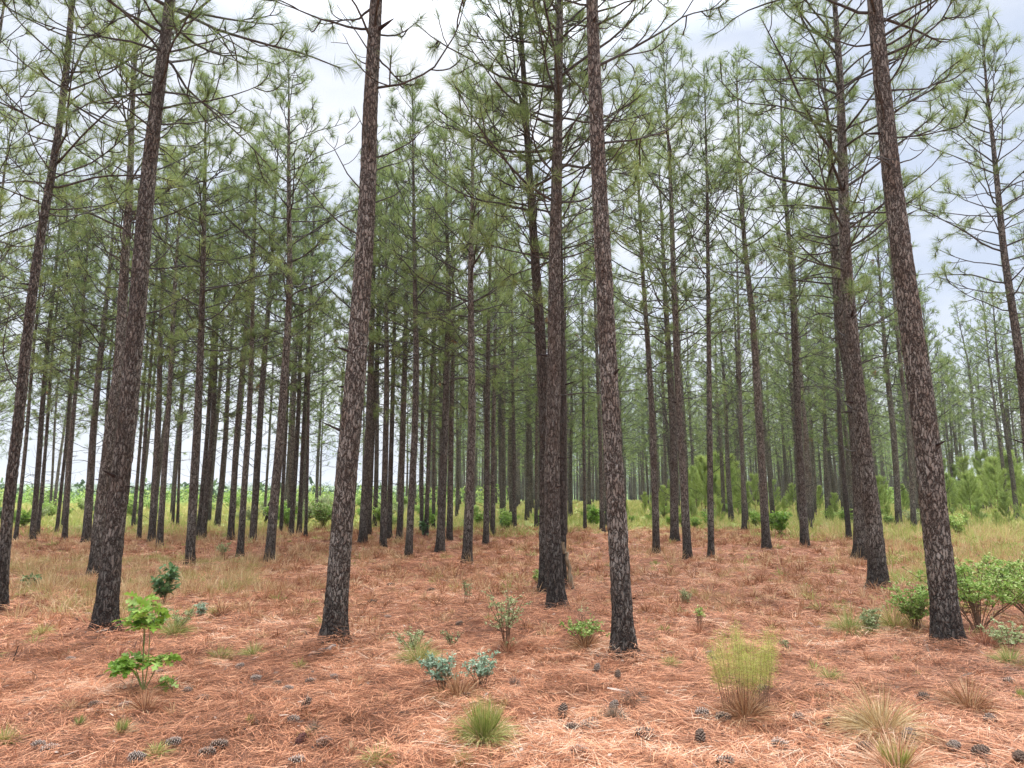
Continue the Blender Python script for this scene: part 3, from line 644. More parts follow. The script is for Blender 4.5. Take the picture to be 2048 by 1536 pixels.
# distant ranks: shared meshes, one empty + trunk + crown each
def straight(z): z = np.asarray(z, float); return 0.05 * np.sin(z * 0.6), 0.05 * np.cos(z * 0.5)
PROTO = []
for k in range(9):
    H = 11.2 + 0.28 * k
    PROTO.append((trunk_mesh(straight, 0.105, H, False, 900 + k, [M_BARK, M_KNOT], 0.25),
                  crown_mesh(k % 12, straight, H, H * 0.30, 1.0, k, 14, 0.0135, 0.1, Ln=0.23)))
LMK = [(-200, 'left photo edge'), (64, 'dark slim pine near the left edge'), (172, 'dark wide-footed pine'), (230, 'thick black-footed pine'), (303, 'grey pine beyond the oak seedling'), (405, 'grey pine with a thin black neighbour'), (461, 'first of three straight dark pines'),
    (538, 'pine with its crown in the sky'), (582, 'three close trunks with low boughs'), (690, 'tall left-of-centre pine'), (725, 'brown pine next to it left of centre'), (766, 'straight brown pine, centre left'), (817, 'pale grey slender pine'), (880, 'black-footed leaning pine'), (934, 'forward centre pine'),
    (972, 'straight dark pine at centre'), (1110, 'centre trio'), (1170, 'bright green bush at centre right'), (1235, 'closest trunk'), (1313, 'slim dark pine past the closest trunk'), (1376, 'black-footed pine right of centre'), (1422, 'upright speckled pine'), (1489, 'narrow pine among young pines'), (1533, 'strong straight pine'),
    (1610, 'brown pine right of the shrub'), (1698, 'burnt-black slim pine'), (1745, 'reddish brown second-rank pine'), (1798, 'speckled pine near the plated one'), (1870, 'broad plated pine'), (1965, 'dark slim pine at the right')]
ORD_ = ['first', 'second', 'third', 'fourth', 'fifth', 'sixth', 'seventh', 'eighth', 'ninth', 'tenth', 'eleventh', 'twelfth', 'thirteenth', 'fourteenth', 'fifteenth', 'sixteenth', 'seventeenth', 'eighteenth', 'nineteenth', 'twentieth']
ORD = ORD_ + ['twenty-' + o_ for o_ in ORD_[:9]] + ['thirtieth'] + ['thirty-' + o_ for o_ in ORD_[:9]]
def ordered(items, kind):
    """items (px, adjective): a label for each, counted along the row from the landmark on its left"""
    lab = [None] * len(items); cnt = {}
    for i in sorted(range(len(items)), key=lambda i: items[i][0]):
        lm = [s_ for a, s_ in LMK if a <= items[i][0]]; lm = lm[-1] if lm else LMK[0][1]; c = cnt.get(lm, 0); cnt[lm] = c + 1
        lab[i] = f"{items[i][1]} {kind}, {ORD[min(c, 38)]} right of the {lm}"
    return lab
def zone(px, d):
    z = [(0, 'behind the left field edge'), (650, 'seen past the tall left-of-centre pine'), (860, 'in the dense ranks left of centre'), (1000, 'in the dense ranks behind the centre trio'),
         (1140, 'in the dense ranks left of the closest trunk'), (1260, 'in the dense ranks right of the closest trunk'), (1400, 'behind the young bushy pines right of centre'),
         (1520, 'behind the yellow-green shrub'), (1640, 'behind the burnt-black slim pine'), (1760, 'left of the broad plated pine'), (1870, 'beyond the young pines at the far right')]
    t = [s for a, s in z if px >= a][-1] if px >= 0 else z[0][1]
    a = 'thin' if d < 42 else ('pale thin' if d < 62 else 'hair-thin faraway')
    return a + ' pine trunk ' + t
cand = []
for r in range(0, 46):
    for c in range(-34, 36):
        y = 27.5 + r * 3.1 + RS.normal(0, 0.45); x = c * 2.7 + 0.16 * y + RS.normal(0, 0.4)
        px = CX + F * x / (y * cos(PITCH)); d = math.hypot(x, y)
        if -120 < px < 2160:
            if px < 860 and (y > (60 if px < 330 or px > 600 else 44) or RS.rand() < 0.5 + 0.15 * (px < 620)): continue
            if px > 1830 and RS.rand() < 0.55 + (0.3 if y > 60 else 0): continue
            if RS.rand() < 0.2: continue
            cand.append((y, x, px, d))
cand.sort()
near_c, far_c = cand[:215], cand[215:]
DLAB = ordered([(px, 'thin' if d < 42 else 'very thin' if d < 60 else 'hair-thin') for y, x, px, d in near_c], 'distant pine')
for k, (y, x, px, d) in enumerate(near_c):
    tm, cm = PROTO[RS.randint(9)]; s = RS.uniform(0.85, 1.1); sr = RS.uniform(0.7, 1.05)
    root = thing('pine_tree', DLAB[k], 'pine tree', (x, y, float(gh(x, y))), 'distant pines in the dense ranks', RS.rand() * 6.28)
    root.scale = (sr, sr, s); root.rotation_euler = (RS.normal(0, 0.012), RS.normal(0, 0.012), RS.rand() * 6.28)
    link('trunk', tm, root); link('crown', cm, root)
def low_pine(mb, x, y, z, H, r, nt_=150, wd=0.35):
    zz = np.linspace(-0.2, H, 6); P = np.stack([x + 0 * zz, y + 0 * zz, z + zz], -1)[None]
    V, Fc = tubes(P, (r * (1 - (np.maximum(zz, 0) / H) ** 1.6) + 0.01)[None], 5); mb.add(V, Fc, 0)
    t = RS.rand(nt_) ** 0.9; zc = H * (0.24 + 0.76 * t); Lr = 1.9 * (1 - 0.75 * t) * np.sqrt(RS.rand(nt_)); a = RS.rand(nt_) * 6.28
    O = np.stack([x + Lr * np.cos(a), y + Lr * np.sin(a), z + zc + 0.25 * Lr], -1)
    D = norm(np.stack([np.cos(a), np.sin(a), RS.rand(nt_) * 1.2 - 0.2], -1) + RS.normal(0, 0.4, (nt_, 3)))
    V, Fc = blades(O, D, RS.uniform(0.25, 0.6, nt_), RS.uniform(0.05, 0.13, nt_) * wd / 0.35, 0.1, 2, tip=0.5); mb.add(V, Fc, 1)
mb = MB()
for y, x, px, d in far_c: low_pine(mb, x, y, float(gh(x, y)), RS.uniform(10.5, 13.5), RS.uniform(0.08, 0.12))
o = link('distant_pines', mb.mesh('distant_pines', [M_BARK, M_NEED])); tag(o, 'mass of faraway pine trunks and crowns closing the dense ranks', 'pine trees', kind='stuff')

# far woods over the valley, hills at the horizon
def clump(mb, x, y, z, w_, h_, n, m=0):
    a = RS.rand(n) * 6.28; rr = np.sqrt(RS.rand(n)); t = RS.rand(n)
    R = w_ * (1 - 0.55 * t) * rr
    O = np.stack([x + R * np.cos(a), y + R * np.sin(a), z + h_ * t], -1)
    D = norm(RS.normal(0, 1, (n, 3)) + [0, 0, 0.6])
    V, Fc = blades(O, D, h_ * RS.uniform(0.15, 0.3, n), h_ * RS.uniform(0.08, 0.18, n), 0.1, 2, tip=0.5, base=0.7); mb.add(V, Fc, m)
mb = MB()
for k in range(5200):
    y = 110 * (1350 / 110) ** (RS.rand() ** 0.8); x = y * RS.uniform(-0.95, 0.9)
    if x / y > -0.08 and y < 300: continue
    z = float(gh(x, y)); h_ = RS.uniform(4, 9) if y > 350 else RS.uniform(2.0, 5)
    clump(mb, x, y, z, h_ * 0.45, h_, 16 if y > 400 else 30)
o = link('far_woods', mb.mesh('far_woods', [M_FARW])); tag(o, 'blue-green woods covering the far valley and the hills', 'woods', kind='stuff')

# ------------------------------------------------------------------ shrubs
def leaf_faces(P, D, L, W, lob=None):
    """folded leaves: two triangles pairs (diamond with a bent midrib)"""
    n = len(P); D = norm(D); S_ = norm(np.cross(D, RS.normal(0, 0.6, (n, 3)) + [0, 0, 1.0])); U = np.cross(S_, D)
    L = np.broadcast_to(L, (n,))[:, None]; W = np.broadcast_to(W, (n,))[:, None]
    a = P; b = P + D * L * 0.45 + S_ * W * 0.5 + U * W * 0.12; c = P + D * L - U * L * 0.12; d = P + D * L * 0.45 - S_ * W * 0.5 + U * W * 0.12; e = P + D * L * 0.5
    V = np.stack([a, b, c, d, e], 1).reshape(-1, 3); i = np.arange(n)[:, None] * 5
    T = np.concatenate([i + [0, 1, 4], i + [1, 2, 4], i + [2, 3, 4], i + [3, 0, 4]])
    return V, T
def shrub_parts(h, wd, nst, nleaf, Ls, Ws, lm, stem=M_STEM, low=0.15, seed=1, lean=(0, 0), pair=6, r=0.004, dome=False):
    rs = np.random.RandomState(seed); st = []; tips = []; mb1 = MB()
    for k in range(nst):
        a = rs.rand() * 6.28; s = rs.uniform(0.2, 1.0); hh = h * rs.uniform(0.6, 1.0) * (1.1 - 0.35 * s if dome else 1)
        p0 = np.array([rs.normal(0, 0.02), rs.normal(0, 0.02), -0.02]); p1 = np.array([cos(a) * wd * 0.5 * s + lean[0], sin(a) * wd * 0.5 * s + lean[1], hh])
        t = np.linspace(0, 1, 7)[:, None]; P = p0 + (p1 - p0) * np.concatenate([t ** 1.25, t ** 1.25, t ** 0.9], 1) + rs.normal(0, 0.012 * h, (7, 3)) * t
        st.append(P)
        for j in range(6):
            i = rs.randint(2, 6); b = P[i]; d = rs.normal(0, 1, 3); d[2] = abs(d[2]) * 0.5 + 0.15; d /= np.linalg.norm(d)
            Q = b + d * np.linspace(0, 1, 7)[:, None] * h * rs.uniform(0.1, 0.34); st.append(Q)
    st = np.array(st); V, Fc = tubes(st, r * np.linspace(1, 0.35, 7)[None] * np.where(np.arange(len(st)) % 7 == 0, 1.0, 0.55)[:, None], 4); mb1.add(V, Fc, 0)
    nleaf = int(nleaf * 2.3); mb2 = MB(); i = rs.randint(0, len(st), nleaf); s = rs.uniform(0, 1, nleaf) ** 0.7 * 5.99
    j = s.astype(int); f = (s - j)[:, None]; P = st[i, j] * (1 - f) + st[i, np.minimum(j + 1, 6)] * f
    ok = P[:, 2] > low * h; P = P[ok]; D = rs.normal(0, 1, (len(P), 3)); D[:, 2] = D[:, 2] * 0.5 + 0.25
    V, T = leaf_faces(P, D, 1.05 * Ls * rs.uniform(0.5, 1.15, len(P)), 1.15 * Ws * rs.uniform(0.7, 1.1, len(P)), None); cr = rs.rand(len(P)); mb2.add(V, T, 0, np.tile(cr, 4))
    return mb1.mesh('stems', [stem]), mb2.mesh('leaves', [lm])
def shrub(px, py, label, cat='shrub', name='shrub', hpx=60, wpx=80, group=None, d=None, **kw):
    b = G(px, py); Y = b[1]; h = hpx * Y / F; wd = wpx * Y / F
    root = thing(name, label, cat, tuple(b), group)
    s, l = shrub_parts(h, wd, **kw); link('stems', s, root); link('leaves', l, root); return root

# bright oak seedling in the left foreground
def oak_leaf(P, D, L, seed):
    rs = np.random.RandomState(seed)
    out_ = [(0, 0), (.12, .05), (.2, .22), (.3, .30), (.33, .13), (.42, .12), (.52, .36), (.62, .38), (.62, .14), (.72, .12), (.82, .24), (.90, .18), (.92, .08), (1.05, 0)]
    o2 = np.array(out_ + [(x, -y) for x, y in out_[-2:0:-1]]); D = D / np.linalg.norm(D); S_ = np.cross(D, [0, 0, 1.0] + rs.normal(0, 0.5, 3)); S_ /= np.linalg.norm(S_); U = np.cross(S_, D)
    V = P + L * (o2[:, :1] * D + o2[:, 1:] * S_ + (0.25 * np.abs(o2[:, 1:]) - 0.28 * o2[:, :1] ** 2) * U)
    mid = P + L * (0.5 * D - 0.07 * U); n = len(V); V = np.vstack([V, mid])
    T = np.array([[k, (k + 1) % n, n] for k in range(n)]); return V, T
def oak_seedling(px, py, label, stems, nl, L, mleaf=M_OAK, name='oak_seedling', cat='oak seedling', lo=0.45, seed=3):
    b = G(px, py); Y = b[1]; root = thing(name, label, cat, tuple(b)); rs = np.random.RandomState(seed); mb1 = MB(); mb2 = MB(); PP = []
    for pl in stems:
        pts = np.array([at(x, y, Y + d_) for x, y, d_ in pl]) - b; t = np.linspace(0, len(pts) - 1, 10)
        PP.append(np.stack([np.interp(t, np.arange(len(pts)), pts[:, k]) for k in range(3)], -1))
    PP = np.array(PP); V, Fc = tubes(PP, 0.005 * np.linspace(1, 0.4, 10)[None] * np.ones((len(PP), 1)), 5); mb1.add(V, Fc, 0)
    for k in range(nl):
        P = PP[k % len(PP)]; s = 9 * (lo + (1 - lo) * rs.rand() ** 0.6); i = min(int(s), 8); p = P[i] + (P[i + 1] - P[i]) * (s - i)
        a = rs.rand() * 6.28; D = np.array([cos(a), sin(a), rs.uniform(-0.35, 0.55)]); p2 = p + D * 0.025
        V, T = oak_leaf(p2, D, L * rs.uniform(0.6, 1.1), seed * 100 + k); mb2.add(V, T, 0, rs.rand())
    link('stems', mb1.mesh('stems', [M_GSTEM]), root); link('leaves', mb2.mesh('leaves', [mleaf]), root); return root
oak_seedling(287, 1385, 'bright lime green oak seedling with lobed leaves in the left foreground',
    [[(287, 1385, 0), (285, 1340, 0), (290, 1262, .03), (284, 1196, .05)], [(287, 1385, 0), (296, 1330, 0), (300, 1262, -.05), (306, 1210, -.05)], [(287, 1385, 0), (285, 1335, 0), (288, 1258, .03), (262, 1238, .05)],
     [(287, 1385, 0), (276, 1350, 0), (268, 1326, .03), (262, 1316, .05)], [(287, 1385, 0), (305, 1350, -.02), (318, 1326, -.05), (326, 1318, -.06)],
     [(287, 1385, 0), (272, 1348, 0), (258, 1336, 0), (246, 1334, 0)]], 190, 0.112, seed=4, lo=0.64)
oak_seedling(345, 1384, 'tiny light green oak sprout right of the bright oak seedling', [[(345, 1384, 0), (343, 1365, 0), (346, 1352, 0)], [(345, 1384, 0), (336, 1370, 0), (330, 1362, 0)]], 16, 0.10, lo=0.3, seed=9)
shrub(326, 1212, 'dark green broad-leaved shrub behind the oak seedling', hpx=80, wpx=70, nst=5, nleaf=120, Ls=0.11, Ws=0.055, lm=M_DKLEAF, seed=5, low=0.25)
shrub(62, 1178, 'small dark leafy plant in the tall tan grass at the left', hpx=28, wpx=45, nst=5, nleaf=60, Ls=0.10, Ws=0.05, lm=M_DKLEAF, seed=6)
shrub(350, 1262, 'low grey-green shrub below the dark broad-leaved shrub', hpx=42, wpx=75, nst=12, nleaf=380, Ls=0.028, Ws=0.013, lm=M_PALE, seed=7)
shrub(402, 1235, 'small blue-grey shrub right of the low grey-green one', hpx=32, wpx=38, nst=9, nleaf=260, Ls=0.028, Ws=0.014, lm=M_GLAUC, seed=8)
shrub(888, 1385, 'larger blue-green shrub left of two in the centre foreground', hpx=84, wpx=105, nst=13, nleaf=620, Ls=0.032, Ws=0.015, lm=M_GLAUC, seed=9, low=0.3, lean=(-0.03, 0))
shrub(962, 1378, 'smaller blue-green shrub right of two in the centre foreground', hpx=76, wpx=90, nst=10, nleaf=420, Ls=0.032, Ws=0.015, lm=M_GLAUC, seed=10, low=0.3)
shrub(828, 1305, 'faded grey-green shrub left behind the larger blue-green one', hpx=46, wpx=100, nst=14, nleaf=380, Ls=0.026, Ws=0.012, lm=M_PALE, seed=11)
shrub(905, 1298, 'thin see-through shrub behind the two blue-green ones', hpx=36, wpx=50, nst=8, nleaf=120, Ls=0.024, Ws=0.012, lm=M_PALE, seed=12)
shrub(1012, 1298, 'spindly upright shrub with pale leaves and brown grass at its foot', hpx=118, wpx=84, nst=9, nleaf=420, Ls=0.034, Ws=0.016, lm=M_PALE, seed=13, low=0.35, r=0.006)
shrub(1168, 1295, 'low dome-shaped green shrub left of the closest trunk', hpx=58, wpx=110, nst=20, nleaf=760, Ls=0.032, Ws=0.016, lm=M_BRLEAF, seed=14, low=0.45, dome=True)
shrub(1168, 1262, 'single sprout with a leafy top above the dome-shaped shrub', hpx=56, wpx=38, nst=4, nleaf=110, Ls=0.045, Ws=0.018, lm=M_PALE, seed=15, low=0.62)
shrub(1397, 1258, 'yellowish sprout with ferny leaves over a brown grass clump', hpx=48, wpx=52, nst=7, nleaf=170, Ls=0.04, Ws=0.015, lm=M_BRLEAF, seed=16, low=0.5)
shrub(1373, 1208, 'pale feathery plant in the pine straw right of the closest trunk', hpx=30, wpx=38, nst=10, nleaf=200, Ls=0.04, Ws=0.008, lm=M_PALE, seed=17)
shrub(932, 1205, 'sparse upright weed standing alone in the centre clearing', hpx=48, wpx=30, nst=6, nleaf=80, Ls=0.045, Ws=0.015, lm=M_PALE, seed=18, low=0.3)
shrub(1073, 1168, 'green tufted shrub at the left foot of the centre trio', hpx=30, wpx=30, nst=8, nleaf=160, Ls=0.05, Ws=0.02, lm=M_BRLEAF, seed=19)
shrub(1576, 1312, 'small pale green shrub right of the feathery bush', hpx=34, wpx=26, nst=6, nleaf=110, Ls=0.022, Ws=0.010, lm=M_PALE, seed=20)
shrub(1832, 1262, 'green leafy shrub left of the broad plated pine', hpx=92, wpx=120, nst=22, nleaf=1100, Ls=0.040, Ws=0.020, lm=M_BRLEAF, seed=21, low=0.2)
shrub(1745, 1270, 'low yellow-green shrub in the grass left of the broad plated pine', hpx=52, wpx=90, nst=14, nleaf=420, Ls=0.034, Ws=0.016, lm=M_PALE, seed=22)
shrub(1958, 1268, 'tall thin-stemmed shrub spreading green leaves right of the broad plated pine', hpx=140, wpx=300, nst=22, nleaf=3200, Ls=0.040, Ws=0.020, lm=M_BRLEAF, seed=23, low=0.42, r=0.007)
shrub(2062, 1240, 'dense green shrub running out of the right edge of the photo', hpx=118, wpx=240, nst=24, nleaf=2600, Ls=0.040, Ws=0.020, lm=M_BRLEAF, seed=24, low=0.3, r=0.008)
shrub(2010, 1200, 'bright green shrub in the grass behind the tall thin-stemmed one', hpx=80, wpx=150, nst=20, nleaf=1500, Ls=0.05, Ws=0.025, lm=M_BRLEAF, seed=34, low=0.1)
shrub(1905, 1190, 'pale leafy shrub hidden partly by the broad plated pine', hpx=60, wpx=90, nst=16, nleaf=900, Ls=0.045, Ws=0.022, lm=M_BRLEAF, seed=35, low=0.15)
shrub(2018, 1305, 'knee-high pale green shrub low at the right edge', hpx=60, wpx=100, nst=16, nleaf=560, Ls=0.034, Ws=0.016, lm=M_PALE, seed=25, low=0.3)
shrub(1918, 1075, 'round bright green bush right behind the broad plated pine', hpx=48, wpx=58, nst=14, nleaf=650, Ls=0.07, Ws=0.035, lm=M_BRLEAF, seed=26, low=0.1)
shrub(1562, 1072, 'yellow-green leafy shrub between two straight pines right of centre', hpx=52, wpx=66, nst=12, nleaf=480, Ls=0.13, Ws=0.06, lm=M_OAK, seed=27, low=0.1)
shrub(1188, 1056, 'bright green bush left of the closest trunk at the clearing edge', hpx=38, wpx=30, nst=9, nleaf=330, Ls=0.16, Ws=0.08, lm=M_OAK, seed=28, low=0.25)
shrub(850, 1074, 'dark leafy sprig growing between two thin pines', hpx=30, wpx=18, nst=6, nleaf=170, Ls=0.13, Ws=0.06, lm=M_DKLEAF, seed=29, low=0.1)
shrub(1006, 1056, 'dark leaved sprig at the clearing edge left of the centre trio', hpx=18, wpx=24, nst=5, nleaf=100, Ls=0.14, Ws=0.05, lm=M_DKLEAF, seed=30, low=0.2)
shrub(445, 1112, 'grey-green tuft-like shrub in the grass before the open field', hpx=30, wpx=34, nst=12, nleaf=260, Ls=0.05, Ws=0.02, lm=M_PALE, seed=31)
shrub(1010, 1300, 'low leafy sprig under the spindly upright shrub', hpx=22, wpx=60, nst=8, nleaf=120, Ls=0.026, Ws=0.013, lm=M_PALE, seed=33)

# feathery yellow-green bush (fine thread leaves)
def fennel(px, py, hpx, wpx, label):
    b = G(px, py); Y = b[1]; h = hpx * Y / F; wd = wpx * Y / F; root = thing('feathery_bush', label, 'bush', tuple(b)); n = 64
    a = RS.rand(n) * 6.28; s = np.sqrt(RS.rand(n)); t = np.linspace(0, 1, 7)
    top = 0.62 + 0.38 * (0.5 + 0.5 * np.cos(3 * a + 1.0)) * RS.uniform(0.6, 1, n)
    p0 = np.stack([np.cos(a) * s * wd * 0.30, np.sin(a) * s * wd * 0.22, 0 * a], -1); p1 = np.stack([np.cos(a) * s * wd * 0.46, np.sin(a) * s * wd * 0.36, h * top], -1)
    P = p0[:, None] + (p1 - p0)[:, None] * t[None, :, None] + RS.normal(0, 0.006, (n, 7, 3)) * t[None, :, None]
    V, Fc = tubes(P, 0.0014 * np.linspace(1, 0.4, 7)[None] * np.ones((n, 1)), 4); mb = MB(); mb.add(V, Fc, 0); link('stems', mb.mesh('stems', [M_STEM]), root)
    m = 12000; i = RS.randint(0, n, m); f = 0.40 + 0.66 * RS.rand(m) ** 0.9; o_ = P[i, 0] + (P[i, -1] - P[i, 0]) * f[:, None] + RS.normal(0, 0.026, (m, 3))
    V, Fc = blades(o_, RS.normal(0, 1.0, (m, 3)) + [0, 0, 0.6], RS.uniform(0.015, 0.04, m), 0.0016, 0.05, 2); mb = MB(); mb.add(V, Fc, 0); link('leaves', mb.mesh('leaves', [M_FENNEL]), root)
fennel(1492, 1420, 148, 150, 'feathery yellow-green bush with reddish stems in the right foreground')

# ------------------------------------------------------------------ grass clumps
def grass_clump(px, py, label, hpx, wpx, n=260, m=M_TAN, name='grass_clump', cat='grass clump', w_=0.0030, up=0.5, mix_=None, core=None):
    b = G(px, py); Y = b[1]; h = 1.15 * hpx * Y / F; wd = 1.25 * wpx * Y / F; n = int(n * 1.2)
    a = RS.rand(n) * 6.28; s = RS.rand(n) ** 0.6
    O = np.stack([np.cos(a) * s * wd * 0.10, np.sin(a) * s * wd * 0.10, 0 * a - 0.005], -1)
    D = np.stack([np.cos(a) * s, np.sin(a) * s, up + RS.rand(n) * 0.8 * (1.2 - s)], -1) + RS.normal(0, 0.16, (n, 3)); L = np.maximum(h, wd * 0.5) * RS.uniform(0.55, 1.15, n)
    mb = MB(); V, Fc = blades(O, D, L, w_, 0.18 + 0.45 * s, 5); mb.add(V, Fc, 0, np.repeat(RS.rand(n), 4))
    mats = [m]
    if core is not None:
        k = n // 2; a = RS.rand(k) * 6.28; O = np.stack([np.cos(a) * wd * 0.05, np.sin(a) * wd * 0.05, 0 * a], -1)
        D = np.stack([np.cos(a) * 0.5 * RS.rand(k), np.sin(a) * 0.5 * RS.rand(k), 1 + 0 * a], -1)
        V, Fc = blades(O, D, h * RS.uniform(0.6, 1.0, k), w_, 0.12, 4); mats.append(core); mb.add(V, Fc, 1)
    me = mb.mesh(name, mats); o = link(name, me, None, tuple(b)); return tag(o, label, cat, 'grass clumps in the pine straw')
grass_clump(968, 1480, 'round yellow-green bunchgrass in the centre foreground', 82, 150, 620, M_MIXG, core=M_GRASS, up=0.75)
grass_clump(1765, 1465, 'large spreading tan bunchgrass in the right foreground', 60, 210, 620, M_TAN, up=0.3)
grass_clump(1795, 1545, 'pale tan grass clump with a green heart at the bottom edge', 60, 200, 420, M_TAN, core=M_GRASS, up=0.4)
grass_clump(1268, 1402, 'grey dead grass clump below the closest trunk', 26, 70, 260, M_GREYG, up=0.35)
grass_clump(1228, 1438, 'grey-brown wispy grass clump beside the pine cones, right of centre', 32, 70, 240, M_GREYG)
grass_clump(290, 1422, 'dome of brown straw under the oak seedling', 38, 90, 420, M_BRGR, up=0.4)
grass_clump(243, 1468, 'bright green grass tuft ringed by straw in the left foreground', 30, 70, 180, M_TAN, core=M_GRASS, up=0.3)
grass_clump(158, 1454, 'small dark green grass tuft with straw draped left', 24, 46, 110, M_TAN, core=M_GRASS, up=0.35)
grass_clump(310, 1512, 'olive tan grass clump near the bottom edge at left', 26, 70, 240, M_MIXG, up=0.3)
grass_clump(8, 1486, 'olive grass clump cut by the left edge of the photo', 40, 80, 240, M_MIXG)
grass_clump(508, 1312, 'upright tan grass clump, right one of two at left of the front pine', 38, 60, 240, M_MIXG)
grass_clump(440, 1322, 'tan grass clump with green blades, left one of two', 40, 62, 240, M_MIXG)
grass_clump(597, 1334, 'small olive grass star below the grey bark slab', 20, 42, 140, M_MIXG, up=0.3)
grass_clump(85, 1268, 'olive tan grass clump left of the thick black-footed pine', 28, 56, 220, M_MIXG)
grass_clump(240, 1316, 'brown grass clump just below the thick black-footed pine', 32, 42, 180, M_BRGR)
grass_clump(630, 1466, 'dark straw clump leaning together beside the reddish cone', 30, 40, 160, M_GREYG, up=0.9)
grass_clump(500, 1450, 'tiny green tuft with straw between the pine cones at left', 20, 44, 110, M_BRGR, core=M_GRASS, up=0.3)
grass_clump(924, 1530, 'olive brown grass wisp at the bottom edge near the centre', 34, 46, 200, M_MIXG, up=0.8)
grass_clump(755, 1528, 'olive grass clump at the bottom edge left of centre', 26, 90, 240, M_MIXG, up=0.3)
grass_clump(1030, 1372, 'small dark straw clump right of the blue-green shrubs', 26, 34, 130, M_GREYG, up=0.8)
grass_clump(1015, 1305, 'brown grass at the foot of the spindly upright shrub', 42, 74, 380, M_BRGR, up=0.7)
grass_clump(1172, 1300, 'brown grass skirt under the dome-shaped shrub', 34, 90, 420, M_BRGR, up=0.5)
grass_clump(1490, 1436, 'straw piled round the feathery bush', 40, 150, 520, M_BRGR, up=0.4)
grass_clump(838, 1325, 'yellow-tan grass clump before the faded grey-green shrub', 36, 110, 420, M_MIXG, up=0.4)
grass_clump(915, 1402, 'reddish straw leaning round the larger blue-green shrub', 36, 140, 420, M_BRGR, up=0.5)
grass_clump(1340, 1330, 'olive grass clump right of the closest trunk', 28, 50, 180, M_MIXG)
grass_clump(1310, 1130, 'small green tuft right of the closest trunk, mid clearing', 14, 30, 120, M_GRASS, w_=0.005)
grass_clump(1400, 1270, 'brown grass clump under the yellowish ferny sprout', 34, 50, 240, M_BRGR, up=0.7)
grass_clump(1660, 1360, 'flat olive grass clump right of the feathery bush', 24, 70, 240, M_MIXG, up=0.4)
grass_clump(1795, 1326, 'low green-tipped grass clump in front of the broad plated pine', 16, 50, 140, M_BRGR, core=M_GRASS, up=0.3)
grass_clump(1972, 1300, 'big brown grass clump right of the broad plated pine foot', 40, 110, 480, M_BRGR, up=0.5)
grass_clump(2020, 1330, 'brown grass clump at the right edge under the pale shrub', 34, 90, 360, M_MIXG, up=0.4)
grass_clump(2046, 1400, 'olive green tuft cut by the right edge of the photo', 24, 40, 160, M_MIXG, core=M_GRASS)
grass_clump(1700, 1265, 'olive tan grass under the low yellow-green shrub', 34, 120, 420, M_MIXG, up=0.5)
grass_clump(1790, 1255, 'tan grass between the low shrub and the broad plated pine', 40, 110, 420, M_MIXG, up=0.5)
grass_clump(350, 1268, 'tan grass under the low grey-green shrub', 30, 90, 260, M_MIXG, up=0.5)
grass_clump(425, 1232, 'yellow-green grass clump right of the blue-grey shrub', 28, 40, 180, M_MIXG, up=0.7)
grass_clump(1940, 1420, 'tangled brown straw heap in the right foreground', 44, 150, 420, M_BRGR, up=0.35)

# ------------------------------------------------------------------ pine straw, wiregrass and field cover (uncountable)
def frustum_pts(n, d0, d1, power=1.0, wide=0.86):
    y = (d0 ** (power) + (d1 ** power - d0 ** power) * RS.rand(n)) ** (1 / power); x = y * RS.uniform(-wide, wide, n)
    return x, y
def vnoise(x, y, s, seed=0):
    rs = np.random.RandomState(seed); g_ = rs.rand(64, 64); u = x / s; v = y / s; i = np.floor(u).astype(int); j = np.floor(v).astype(int); fu = u - i; fv = v - j
    fu = fu * fu * (3 - 2 * fu); fv = fv * fv * (3 - 2 * fv); a = g_[i % 64, j % 64]; b = g_[(i + 1) % 64, j % 64]; c = g_[i % 64, (j + 1) % 64]; d = g_[(i + 1) % 64, (j + 1) % 64]
    return (a * (1 - fu) + b * fu) * (1 - fv) + (c * (1 - fu) + d * fu) * fv
V_, F_, R_ = [], [], []; off = 0
for n, d0, d1, pw, w_, Lm in ((150000, 3.2, 7.0, 1.6, 0.0030, 0.18), (150000, 6.5, 14, 1.3, 0.0048, 0.20), (90000, 13, 27, 1.2, 0.0095, 0.24)):
    x, y = frustum_pts(n, d0, d1, pw); th = (vnoise(x, y, 0.5, 2) + vnoise(x, y, 0.17, 3)) * 4.2 + RS.normal(0, 0.75, n)
    hump = np.maximum(0, vnoise(x, y, 0.19, 5) - 0.55) * 0.22
    for tx, ty in TREE_XY: hump = hump + 0.10 * np.exp(-((x - tx) ** 2 + (y - ty) ** 2) / 0.05)
    z = gh(x, y) + RS.rand(n) ** 1.5 * (0.035 + hump) + 0.003
    D = np.stack([np.cos(th), np.sin(th), RS.normal(0.03, 0.10, n) + hump * 2], -1); L = Lm * RS.uniform(0.5, 1.1, n)
    O = np.stack([x, y, z], -1) - D * (L * 0.5)[:, None] * [1, 1, 0]
    V, Fc = blades(O, D, L, w_ * RS.uniform(0.7, 1.2, n), RS.uniform(0.0, 0.25, n), 4, flat=True, tip=0.4)
    tone = np.clip(1.0 * RS.rand(n) - 0.08 + 0.40 * (vnoise(x, y, 1.1, 7) - 0.5) + 0.45 * (vnoise(x, y, 0.16, 8) - 0.5), 0, 1)
    V_.append(V); F_.append(Fc + off); off += len(V); R_.append(np.repeat(tone, 3))
o = link('pine_straw', new_mesh('pine_straw', np.concatenate(V_), [np.concatenate(F_)], [M_STRAW], None, {'rnd': np.concatenate(R_)}))
tag(o, 'thick carpet of fallen orange-brown pine needles on the forest floor', 'pine straw', kind='stuff')

